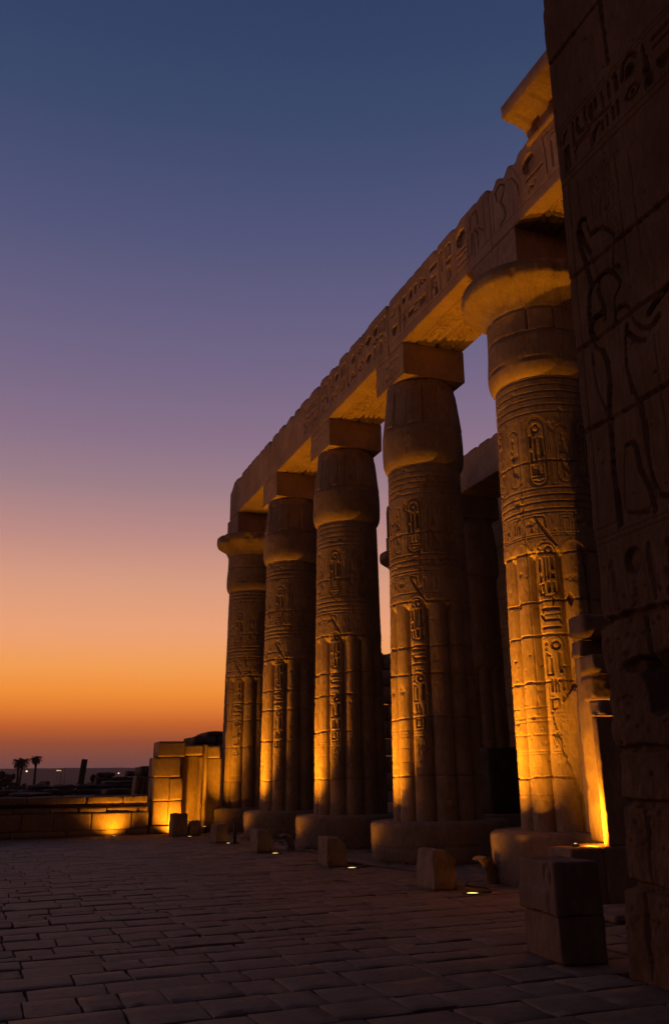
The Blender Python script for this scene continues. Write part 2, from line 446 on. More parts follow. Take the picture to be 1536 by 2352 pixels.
# ------------------------------------------------------------------ the columns
ROW_X, Y0, DY = 9.51, 13.68, 5.2
HB, ZN, ZB, ZT, ZA = .79, 8.73, 9.5, 10.94, 11.80
R_SH0, R_SH1 = .995, .88
ZSTEM = 5.5
def shaft_radius(z):
    t = (z-HB)/(ZN-HB)
    return R_SH0+(R_SH1-R_SH0)*t+.012*np.sin(math.pi*np.clip(t*1.4, 0, 1))
def shaft_relief(c, seed, repair):
    rm = .95; U = lambda deg: R(deg)*rm
    q = U(-45)
    rr = random.Random(seed)
    # joints of the drums
    for i, z in enumerate([1.22, 1.68, 2.25, 2.62, 2.88, 3.82, 4.42, 5.42, 7.0] if not repair else [1.35, 1.61, 2.28, 2.73, 3.13, 3.9, 4.48, 5.33, 7.02]):
        seam(c, -math.pi*rm, math.pi*rm, z, seed*20+i, wd=.028 if i not in (0, 2, 3) else .014, d=.032 if i not in (0, 2, 3) else .012, amp=.05)
    for i in range(26):
        za, zb = sorted((rr.choice([1.68, 2.62, 3.82, 4.42, 5.42, 7.0]), rr.choice([1.68, 2.62, 3.82, 4.42, 5.42, 7.0])))
        if zb-za > .4: seam(c, za, zb, U(rr.uniform(-170, 170)), seed*50+i, wd=.014, d=.014, amp=.02, vert=True)
    # rings under the capital and below the cartouches
    for z in np.linspace(7.98, 8.66, 6): c.line([(-3.05, z), (3.05, z)], .02, .018)
    for z in np.linspace(6.12, 6.5, 4): c.line([(-3.05, z), (3.05, z)], .022, .02)
    # cartouches round the shaft
    for k in range(12):
        a = U(-45+30*k)
        if a > math.pi*rm: a -= 2*math.pi*rm
        if k % 2 == 0:
            c.capsule(a-.17, a+.17, 6.56, 7.84, .022, .026); c.capsule(a-.205, a+.205, 6.53, 7.88, .012, .014)
            c.ell(a, 7.66, .085, .08, .035, ring=.03)
            for (x, z0_, z1_, w_) in ((-.115, 7.3, 7.55, .055), (-.115, 7.02, 7.24, .05), (-.02, 7.0, 7.5, .05), (.1, 7.12, 7.5, .07)):
                c.fill([(a+x-w_/2, z0_), (a+x+w_/2, z0_), (a+x+w_/2, z1_-.02), (a+x, z1_), (a+x-w_/2, z1_-.02)], .05)
            c.line([(a-.1, 6.95), (a-.1, 6.78), (a+.1, 6.78), (a+.1, 6.95)], .022, .035); c.line([(a, 6.95), (a, 6.78)], .022, .03)
            c.line([(a-.12, 6.72), (a+.12, 6.72)], .02, .03); c.line([(a-.1, 6.66), (a, 6.63), (a+.1, 6.66)], .018, .025)
        else:
            c.capsule(a-.13, a+.13, 6.6, 7.7, .014, .014)
            glyph(c, 'seated', a-.09, 7.15, .18, .4, .018, .014); glyph(c, 'bird', a-.09, 6.72, .18, .36, .018, .014)
        for s in (-.235, .235): c.line([(a+s, 6.56), (a+s, 7.85)], .01, .010)
    # frieze of small signs
    c.line([(-3, 5.66), (3, 5.66)], .012, .012); c.line([(-3, 5.62), (3, 5.62)], .012, .012); c.line([(-3, 6.05), (3, 6.05)], .014, .014)
    u = -2.95
    while u < 2.9:
        w = rr.uniform(.16, .3)
        if abs(u+w/2-q) > .2:
            c.line([(u, 5.7), (u, 6.0), (u+w, 6.0), (u+w, 5.7)], .012, .012)
            glyph(c, rr.choice(['bars', 'seated', 'ring', 'bird', 'reed', 'house', 'water']), u+w*.15, 5.72, w*.7, .25, .016, .012)
        u += w+.06
    # the blade of the scribe's reed crossing the frieze
    c.line([(q-.13, 6.0), (q+.03, 5.97), (q+.05, 5.78)], .022, .03)
    c.fill([(q-.14, 6.02), (q-.12, 5.9), (q+.02, 5.66), (q+.2, 5.42), (q+.23, 5.44), (q+.08, 5.7)], .028)
    # upper cartouche on the stem
    c.capsule(q-.19, q+.19, 4.55, 5.5, .018, .028); c.capsule(q-.225, q+.225, 4.52, 5.53, .010, .012)
    c.ell(q+.05, 5.37, .075, .07, .04, ring=.028)
    c.line([(q-.14, 5.42), (q-.08, 5.38), (q-.13, 5.33), (q-.05, 5.3)], .024, .03)
    for x, a, b, w in ((-.12, 5.0, 5.23, .05), (-.12, 4.8, 4.94, .05), (-.03, 4.82, 5.24, .022), (.02, 4.86, 5.24, .022), (.10, 5.02, 5.24, .05), (.10, 4.86, 4.96, .06), (.02, 4.62, 4.8, .05), (.11, 4.62, 4.8, .045)):
        c.fill([(q+x-w/2, a), (q+x+w/2, a), (q+x+w/2, b), (q+x-w/2, b)], .055)
    c.line([(q-.15, 4.6), (q-.15, 4.76), (q-.08, 4.76), (q-.06, 4.6)], .026, .045, True)
    # the three long strokes
    c.fill([(q-.17, 4.35), (q-.14, 4.31), (q+.17, 4.31), (q+.17, 4.36), (q-.1, 4.37)], .045)
    c.line([(q-.17, 4.24), (q-.1, 4.15), (q+.16, 4.15)], .032, .04)
    c.line([(q+.12, 4.19), (q+.17, 4.1)], .02, .03)
    c.line([(q-.16, 4.23), (q+.17, 4.25)], .014, .016)
    c.fill([(q-.17, 4.0), (q+.16, 4.0), (q+.16, 4.04), (q-.17, 4.04)], .045)
    # lower cartouche
    c.line([(q-.18, 3.84), (q-.05, 3.9), (q+.1, 3.88), (q+.19, 3.78), (q+.21, 3.5), (q+.21, 2.8)], .016, .024)
    c.ell(q+.045, 3.72, .08, .075, .045, ring=.032)
    c.ell(q-.12, 3.75, .03, .035, .03, ring=.018); c.ell(q-.12, 3.67, .03, .035, .03, ring=.018)
    c.line([(q-.14, 3.6), (q-.14, 3.24), (q-.04, 3.24), (q-.05, 3.5)], .028, .045); c.line([(q-.06, 3.54), (q-.14, 3.6)], .02, .03)
    c.fill([(q+.07, 3.26), (q+.13, 3.26), (q+.13, 3.6), (q+.07, 3.6)], .055); c.line([(q+.13, 3.36), (q+.17, 3.36)], .03, .04)
    c.fill([(q-.09, 2.96), (q-.05, 2.96), (q-.05, 3.18), (q-.09, 3.18)], .05); c.line([(q-.01, 2.96), (q-.01, 3.16), (q+.04, 3.05), (q+.04, 2.96)], .022, .04); c.fill([(q+.1, 2.98), (q+.14, 2.98), (q+.14, 3.18), (q+.1, 3.18)], .05)
    c.line([(q-.09, 2.68), (q-.09, 2.84), (q+.03, 2.84), (q+.03, 2.7)], .028, .045, True); c.line([(q+.1, 2.66), (q+.1, 2.88)], .03, .045); c.line([(q-.1, 2.63), (q+.12, 2.63)], .02, .03)
    for z in (2.56, 2.5, 2.02, 1.98): c.line([(-3, z), (3, z)], .010, .011)
    for i in range(40):
        x = q+rr.uniform(-.12, .14); z = rr.uniform(2.1, 2.45); c.line([(x, z), (x+rr.uniform(-.02, .02), z+rr.uniform(.03, .09))], .012, .018)
    pits(c, U(-110), U(60), 1.0, 3.6, 260 if repair else 110, seed+3, .022, .022)
    pits(c, U(-110), U(60), 3.6, 8.6, 70, seed+4, .025, .02)
    if repair:
        c.fill([(U(-42), 4.48+.1), (U(-42)+.05, 4.48), (U(-42), 4.38), (U(-42)-.0, 4.36)], .08)
        c.fill([(U(-23), 4.62), (U(-19), 4.5), (U(-23), 4.36), (U(-27), 4.5)], .10)
        c.fill([(U(-80), 4.56), (U(-77), 4.47), (U(-80), 4.38), (U(-83), 4.46)], .08)
        # broken edge of the old surface, then the plain restored stone
        pl = [(-15, 3.95), (-22, 3.4), (-28, 3.05), (-40, 2.78), (-51, 2.62), (-47, 2.3), (-41, 1.9), (-33, 1.5), (-26, 1.15)]
        pp = []
        for (a0, b0), (a1, b1) in zip(pl[:-1], pl[1:]):
            for t in np.linspace(0, 1, 9)[:-1]: pp.append((U(a0+(a1-a0)*t)+rr.uniform(-.035, .035), b0+(b1-b0)*t+rr.uniform(-.02, .02)))
        c.line(pp, .026, .03)
        for i in range(34):
            a, z = pp[rr.randrange(8, len(pp))]; L = rr.uniform(.05, .2)
            c.line([(a, z), (a+L*.6, z+rr.uniform(-.06, .03)), (a+L, z+rr.uniform(-.1, .05))], .012, .02)
        for i in range(22):
            z = rr.uniform(2.5, 3.7); a = U(-20)+rr.uniform(-.06, .05); c.line([(a, z), (a+.07, z+rr.uniform(-.03, .06)), (a+.13, z+rr.uniform(-.02, .08))], .016, .026)
def make_shaft(name, parent, seed, nphi, nz, repair=False, relief=True, mat=None):
    phi = np.linspace(-math.pi, math.pi, nphi, endpoint=False)
    z = np.linspace(HB-.01, ZN+.04, nz)
    rm = .95
    c = Canvas(phi*rm, z)
    if relief: shaft_relief(c, seed, repair)
    PH, Z = np.meshgrid(phi, z)
    rs = shaft_radius(Z)
    t = (np.degrees(PH)/30.0) % 1.0-.5            # position inside a stem, grooves at multiples of 30 degrees
    bulge = np.sqrt(np.maximum(0, 1-(2*t)**2*.96))
    A = .175
    top = ZSTEM-.16*(2*np.abs(t))**2.2
    mask = np.clip((top-Z)/.12, 0, 1)**1.3
    lob = -A*(1-bulge)*mask
    # lens shaped lip over each stem
    lip = .005*np.exp(-((Z-top-.03)/.022)**2)*(np.abs(t) < .42)
    if repair:
        zb = [0.7, 1.15, 1.5, 1.9, 2.3, 2.62, 2.78, 3.05, 3.4, 3.95, 4.0]; ab = [-22, -26, -33, -41, -47, -51, -40, -28, -22, -15, 200]
        bd = np.interp(Z, zb, ab)+3*fbm(PH*3, Z*6, 0, 1, 3, 5)
        rep = np.clip((np.degrees(PH)-bd)/1.5, 0, 1)*(Z < 3.98)*(np.degrees(PH) < 110)
        lob = lob*(1-rep)-.02*rep
        c.H *= (1-rep*.85)
    X, Yc = np.sin(PH)*rs, -np.cos(PH)*rs
    n = fbm(X+seed*5, Yc, Z, 1.5, 5, seed)*.014+fbm(X+seed*5, Yc, Z*.6, 22, 3, seed+5)*.0045
    er = np.maximum(0, fbm(X+seed*9, Yc, Z*1.4, 5, 3, seed+2)-.32)*.06
    rr_ = rs+lob+lip+c.H+n-er
    P = np.stack([np.sin(PH)*rr_, -np.cos(PH)*rr_, Z], -1)
    return loft(name, P, mat or M_SAND, parent, smooth=nphi < 350)
def revolve(name, prof, parent, mat, nphi=160, seed=0, amp=.012, extra=None, step=.03, f=1.6):
    pr = [prof[0]]
    for a, b in zip(prof[:-1], prof[1:]):
        n = max(1, int(math.hypot(b[0]-a[0], b[1]-a[1])/step))
        for k in range(1, n+1): pr.append((a[0]+(b[0]-a[0])*k/n, a[1]+(b[1]-a[1])*k/n))
    pr = np.array(pr)
    phi = np.linspace(-math.pi, math.pi, nphi, endpoint=False)
    PH, Rr = np.meshgrid(phi, pr[:, 0]); _, Z = np.meshgrid(phi, pr[:, 1])
    D = fbm(np.sin(PH)*Rr+seed*4, np.cos(PH)*Rr, Z, f, 5, seed)*amp
    if extra is not None: D = D+extra(PH, Z, Rr)
    Rn = Rr+D
    P = np.stack([np.sin(PH)*Rn, -np.cos(PH)*Rn, Z], -1)
    return loft(name, P, mat, parent)
def smooth_prof(pts, n=5):
    out = []
    m = len(pts)
    for i in range(m-1):
        p0 = pts[max(i-1, 0)]; p1 = pts[i]; p2 = pts[i+1]; p3 = pts[min(i+2, m-1)]
        for k in range(n):
            t = k/n
            out.append(tuple(.5*((2*p1[j])+(-p0[j]+p2[j])*t+(2*p0[j]-5*p1[j]+4*p2[j]-p3[j])*t*t+(-p0[j]+3*p1[j]-3*p2[j]+p3[j])*t**3) for j in (0, 1)))
    return out+[pts[-1]]
def groove(x, x0, w):
    return np.clip(1-np.abs(x-x0)/w, 0, 1)
def make_base(parent, seed, mat=None):
    def ex(PH, Z, Rr):
        g = -groove(Z, .30+.02*np.sin(PH*3+seed), .02)*.02*(Z < .5)
        for k in range(5):
            a = -2.6+k*1.3+seed*.37
            g = g-groove((PH-a+math.pi) % (2*math.pi)-math.pi, 0, .012)*.03*(Z < .3)
        return g
    pr = smooth_prof([(1.44, 0), (1.475, .1), (1.49, .35), (1.497, .6), (1.485, .72), (1.44, .775), (1.36, .79)], 4)+[(.9, .79)]
    return revolve('base', pr, parent, mat or M_DRUM, 200, seed, .035, ex, .03, 2.2)
def make_bud(parent, seed, mat=None, nphi=260):
    pr = smooth_prof([(.88, ZN-.02), (.93, ZN+.04), (.975, ZN+.16), (.992, ZN+.36), (.985, ZB+.1), (.95, 9.95), (.90, 10.4), (.845, 10.84), (.82, 10.94)], 6)
    def ex(PH, Z, Rr):
        g = -groove(Z, 9.72+.02*np.sin(PH*5+seed)+.02*fbm(PH*3, 0, seed, 3, 2), .03)*.035
        dg = (np.degrees(PH)/24.0+.5*(seed % 2)) % 1-.5
        up_ = np.clip((Z-9.74)/.03, 0, 1)*np.clip((10.72-Z)/.04, 0, 1)
        g = g-groove(dg, 0, .045)*.028*up_-groove(Z, 10.74, .02)*.015
        g = g+up_*.012*np.sign(np.sin(np.degrees(PH)/24.0*math.pi))
        lo = (Z > 9.05) & (Z < 9.7)
        for k in range(9):
            a = -2.9+k*.68
            for s in (-1, 1):
                g = g-groove(PH, a+s*(Z-9.0)*.12, .012)*.012*lo
        return g-groove(Z, 9.02, .02)*.01
    return revolve('capital', pr+[(.4, 10.94)], parent, mat or M_SAND, nphi, seed, .014, ex, .025)
def make_bell(parent, seed, mat=None, nphi=260):
    pr = smooth_prof([(.88, ZN-.02), (.93, ZN+.04), (.975, ZN+.16), (.99, ZN+.36), (.965, 9.5), (.945, 9.9), (.95, 10.12), (1.0, 10.28), (1.12, 10.42), (1.28, 10.52), (1.385, 10.60), (1.41, 10.66)], 6)
    pr += [(1.415, 10.78), (1.40, 10.9), (1.34, 10.94), (.5, 10.94)]
    def ex(PH, Z, Rr):
        g = -groove(Z, 9.62+.02*np.sin(PH*4+seed), .03)*.035-groove(Z, 10.12, .02)*.018
        up_ = np.clip((Z-9.64)/.03, 0, 1)*np.clip((10.12-Z)/.03, 0, 1)
        for a in (-.75, -.2, .6, 1.7, -1.7, 2.6): g = g-groove(PH, a, .02)*.05*up_
        fl = np.clip((Z-10.15)/.1, 0, 1)*np.clip((10.62-Z)/.05, 0, 1)
        g = g+fl*.012*np.sin(PH*95+3*fbm(PH*4, Z, seed, 3, 2))+fl*.02*fbm(PH*6, Z*3, seed, 2, 3)
        g = g-np.maximum(0, fbm(PH*2.2, Z*.8, seed, 2.2, 3)-.2)*.22*np.clip((Rr-1.15)/.2, 0, 1)
        lo = (Z > 9.0) & (Z < 9.6)
        for k in range(9):
            a = -2.9+k*.68
            for s in (-1, 1): g = g-groove(PH, a+s*(Z-9.0)*.12, .012)*.012*lo
        return g-groove(Z, 9.05, .02)*.02*(1+np.sin(PH*7))
    return revolve('capital', pr, parent, mat or M_SAND, nphi, seed, .014, ex, .025)
def make_abacus(parent, seed, mat=None, carve=True):
    w = .84
    def fr(c):
        if carve:
            c.line([(-.76, .06), (.76, .06), (.76, .8), (-.76, .8)], .012, .012, True)
            glyph_band(c, -.72, .72, .12, .74, seed, .014, .014, .45)
    o = beam('abacus', -w, w, -w, w, 0, ZA-ZT-.004, mat or M_ARCH, parent, res=.02, seed=seed, front=fr, rnd=.02)
    o.location.z = ZT+.002
    return o

COLS = [
 (0, 'bell', 'nearest and brightest column of the lit front row, flared bell capital and patched shaft', 640, 620),
 (1, 'bud', 'closed bud column second nearest in the lit front row, just left of the brightly lit bell capital column', 480, 480),
 (2, 'bud', 'closed bud column in the middle of the lit front row of five', 400, 400),
 (3, 'bud', 'smallest closed bud column of the lit front row, beside the far bell capital column', 340, 340),
 (4, 'bell', 'farthest column of the lit front row, spreading bell capital beside the small ruined gate', 300, 300)]
for n, kind, lab, nph, nz in COLS:
    t = thing('stone_column', (ROW_X, Y0+DY*n, 0), lab, 'column', 'front row of temple columns')
    make_base(t, n+1)
    make_shaft('shaft', t, n+1, nph, nz, repair=(n == 0))
    (make_bell if kind == 'bell' else make_bud)(t, n+2, nphi=260 if n < 3 else 180)
    make_abacus(t, 30+n)

# second row, deeper inside the hall
BX = 16.75
for n, yy, kind, lab in [(0, 24.2, 'bud', 'dark inner column hidden behind the brightest front column'),
                         (1, 29.55, 'bud', 'dark bud capital column standing behind the two nearest front columns'),
                         (2, 34.75, 'bell', 'inner bell capital column glimpsed in the gap between the middle front columns')]:
    t = thing('stone_column', (BX, yy, 0), lab, 'column', 'inner row of temple columns')
    make_base(t, 11+n, M_DRUM)
    make_shaft('shaft', t, 11+n, 200, 240, mat=M_SAND)
    (make_bell if kind == 'bell' else make_bud)(t, 12+n, M_SAND, 140)
    make_abacus(t, 50+n, M_SAND, False)

# ------------------------------------------------------------------ architraves
def scallop(seed, y0, y1):
    rr = random.Random(seed); cuts = []
    y = y0-.2
    while y < y1+.3:
        cuts.append((y, rr.uniform(.02, .15)*rr.random()+.02, rr.uniform(.03, .16))); y += rr.choice([rr.uniform(.12, .3), rr.uniform(.4, 1.1)])
    def f(Y):
        v = .02+.03*(fbm(Y, 0, seed, .9, 3, seed)+.4)
        for yc, d, w in cuts: v = v+d*np.exp(-((Y-yc)/w)**2)
        v = v+.02*np.abs(fbm(Y, 3, seed, 9, 2, seed))
        ends = np.minimum(Y-y0, y1-Y)
        return .75*v+.09*np.exp(-(ends/.07)**2)
    return f
AX0, AX1 = 8.67, 10.35
AZ0, AZ1 = 11.80, 13.33
def soff(ya, yb, seed):
    def f(c):   # u = x, v = y
        xm = (AX0+AX1)/2
        c.line([(xm+.1, ya), (xm+.1, yb)], .10, .15)
        c.line([(AX0+.36, ya), (AX0+.36, yb)], .06, .10); c.line([(AX1-.28, ya), (AX1-.28, yb)], .06, .10)
        glyph_column(c, AX0+.42, xm+.02, ya+.9, yb-.9, seed, .12, .05)
        glyph_column(c, xm+.2, AX1-.34, ya+.9, yb-.9, seed+1, .12, .05)
        c.capsule(AX0+.40, xm+.04, yb-2.0, yb-.88, .016, .02)
    return f
def front_generic(ya, yb, seed):
    def f(c):
        c.line([(-yb, 12.05), (-ya, 12.05)], .014, .014); c.line([(-yb, 13.14), (-ya, 13.14)], .012, .010)
        u = -yb+.15; rr = random.Random(seed)
        while u < -ya-.25:
            w = min(rr.uniform(.5, 1.1), -ya-.1-u)
            c.line([(u, 12.07), (u, 13.12)], .014, .018)
            glyph_band(c, u+.06, u+w-.03, 12.12, 13.06, rr.random(), .085, .04, .42)
            u += w
    return f
def front0(c):
    c.line([(-13.68, 12.05), (-6.9, 12.05)], 0.017, 0.025)
    c.ell(-12.2, 12.80, .20, .21, .14, ring=0, dome=True)
    c.line([(-12.3, 12.45), (-11.75, 12.47)], 0.042, 0.090); c.line([(-12.25, 12.2), (-12.2, 12.3), (-12.1, 12.2), (-12.0, 12.32)], 0.036, 0.063)
    for u in (-11.62, -11.42, -11.2): c.line([(u, 12.2), (u, 12.75)], 0.036, 0.081)
    glyph_band(c, -11.7, -9, 12.8, 13.05, 4, .03, .02, .8); glyph_band(c, -11.0, -7.2, 12.15, 12.75, 9, .045, .03, .5)
    c.line([(-13.55, 12.07), (-13.55, 13.2)], 0.019, 0.036)
    c.line([(-13.35, 12.72), (-13.42, 12.95), (-13.2, 13.08), (-13.05, 12.92), (-13.1, 12.75), (-13.25, 12.62), (-13.12, 12.4), (-13.1, 12.2), (-13.3, 12.1)], 0.043, 0.090)
    c.line([(-12.95, 12.95), (-12.75, 12.85), (-12.6, 12.6), (-12.58, 12.35)], 0.024, 0.045)
    c.line([(-12.75, 13.2), (-12.55, 12.7)], 0.017, 0.027)
def front1(c):
    c.line([(-18.88, 12.05), (-13.68, 12.05)], 0.017, 0.025)
    c.ell(-14.92, 12.82, .20, .22, .15, dome=True)
    c.line([(-15.2, 12.07), (-15.2, 13.15)], 0.017, 0.036)
    c.line([(-15.12, 12.5), (-14.7, 12.5)], 0.030, 0.063); c.line([(-15.1, 12.35), (-14.7, 12.38)], 0.030, 0.054); c.line([(-15.1, 12.2), (-14.65, 12.2)], 0.036, 0.072)
    c.line([(-14.5, 12.75), (-14.45, 13.05), (-14.2, 13.08), (-14.15, 12.7)], 0.038, 0.081)
    c.line([(-14.5, 12.15), (-14.45, 12.6), (-14.3, 12.65), (-14.2, 12.5), (-14.2, 12.15)], 0.034, 0.072); c.line([(-14.15, 12.6), (-13.95, 12.4)], 0.024, 0.054)
    for u in (-14.62, -14.38): c.line([(u, 12.1), (u, 12.6)], 0.024, 0.045)
    c.line([(-13.9, 12.07), (-13.9, 13.15)], 0.017, 0.032)
    front = front_generic(15.25, 18.88, 77); front(c)
arch = [(6.6, 13.68, front0, 'nearest architrave block, carved with a large sun disc and disappearing behind the dark wall'),
        (13.68, 18.88, front1, 'carved architrave block spanning from the nearest front column to the next one'),
        (18.88, 24.08, None, 'carved architrave block between the second and the middle front columns'),
        (24.08, 29.28, None, 'faintly carved architrave block leading left from the middle front column'),
        (29.28, 35.0, None, 'plain far end architrave block resting on the farthest bell capital column')]
for i, (ya, yb, fn, lab) in enumerate(arch):
    res = (.016, .018, .024, .035, .04)[i]
    t = thing('architrave_block', (0, 0, 0), lab, 'architrave', 'architrave blocks over the front columns')
    t.location = (AX0, ya, AZ0)
    if i == 4: z1 = AZ1
    fr = fn or (front_generic(ya, yb, 5+i) if i < 3 else None)
    if i == 3:
        fr = lambda c: (glyph_band(c, -25.6, -24.3, 12.1, 13.0, 3, .03, .03, .4), c.line([(-26.6, 11.9), (-26.6, 13.3)], .012, .02))
    if i == 4:
        fr = lambda c: [seam(c, 11.85, 13.3, -u, int(u*7), wd=.02, d=.02, amp=.03, vert=True) for u in (30.9, 32.2, 33.4)]
    tf = scallop(i*13+3, ya, yb)
    if i == 4:
        base_tf = tf; tf = lambda Y: base_tf(Y)+.25*np.clip((Y-34.4)/.5, 0, 1)
    beam('carved_beam', AX0, AX1, ya+.006, yb-.006, AZ0, AZ1, M_ARCH, t, res=res, yres=res, seed=i, top_fn=tf if i else (lambda Y: 1*0.02*np.ones_like(Y)+(.1*np.clip((Y-12.2)/.6, 0, 1)*(1+.5*np.sin(Y*14)))),
         front=fr, soffit=soff(ya, yb, 40+i*3) if i < 4 else None, origin=(AX0, ya, AZ0))
for i, (ya, yb, lab) in enumerate([(22.9, 29.55, 'shadowy architrave block of the inner row seen right of the second front column'), (29.55, 35.5, 'inner row architrave end glimpsed between the middle and second front columns')]):
    t = thing('architrave_block', (BX-.84, ya, AZ0), lab, 'architrave', 'architrave blocks over the inner columns')
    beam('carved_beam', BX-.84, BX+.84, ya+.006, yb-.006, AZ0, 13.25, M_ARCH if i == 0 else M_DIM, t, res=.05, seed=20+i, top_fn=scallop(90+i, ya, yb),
         front=lambda c: [seam(c, 11.85, 13.2, -u, int(u*3), wd=.03, d=.03, amp=.02, vert=True) for u in (24.1, 25.6, 27.3)], soffit=(lambda c: glyph_column(c, BX-.5, BX+.4, 24.9, 28.6, 5, .03, .03)), origin=(BX-.84, ya, AZ0))

# cavetto cornice above the nearest architrave block
def cornice():
    t = thing('cavetto_cornice', (8.67, 12.15, 13.33), 'flaring cavetto cornice jutting against the sky above the sun disc, cut off by the dark wall', 'cornice')
    pr = [(8.70, 13.30), (8.62, 13.31), (8.60, 13.36), (8.63, 13.41), (8.67, 13.42)]
    z0_, z1_ = 13.22, 13.60
    cav = [(8.665, 13.44), (8.655, 13.52), (8.62, 13.60), (8.55, 13.67), (8.44, 13.72), (8.30, 13.75), (8.14, 13.77)]
    top = [(8.12, 13.80), (8.115, 14.05), (8.13, 14.09), (8.3, 14.1), (9.6, 14.1), (9.6, 13.30)]
    sp = smooth_prof(pr, 4)+smooth_prof(cav, 7)
    n_cav0 = len(smooth_prof(pr, 4)); n_cav1 = len(sp)
    sp += top
    # keep the underside where the photo has it
    sp = [(x, z-.19) if z < 13.9 else (x, z-.19) for x, z in sp]
    sp = np.array(sp); Y = np.arange(6.7, 12.16, .03)
    cx_ = sp[:, 0]; P = np.zeros((len(Y), len(sp), 3))
    for i, y in enumerate(Y):
        P[i, :, 0] = cx_; P[i, :, 1] = y; P[i, :, 2] = sp[:, 1]
    stripe = (np.floor((Y-6.7)/.29) % 2)*.07
    m = np.zeros(len(sp)); m[n_cav0+3:n_cav1-4] = 1
    P[:, :, 0] += stripe[:, None]*m[None, :]
    P[:, :, 2] += stripe[:, None]*m[None, :]*.6
    nz_ = fbm(P[:, :, 0], P[:, :, 1], P[:, :, 2], 2.2, 4, 3)*.022
    P[:, :, 0] += nz_; P[:, :, 2] += nz_
    chip = np.exp(-((P[:, :, 1]-12.15)/.10)**2)*.04*np.abs(fbm(P[:, :, 0], 0, P[:, :, 2], 7, 2, 1))
    P[:, :, 1] -= chip
    P -= np.array((8.67, 12.15, 13.33))
    loft('cornice_moulding', P, M_ARCH, t, flip=True)
cornice()

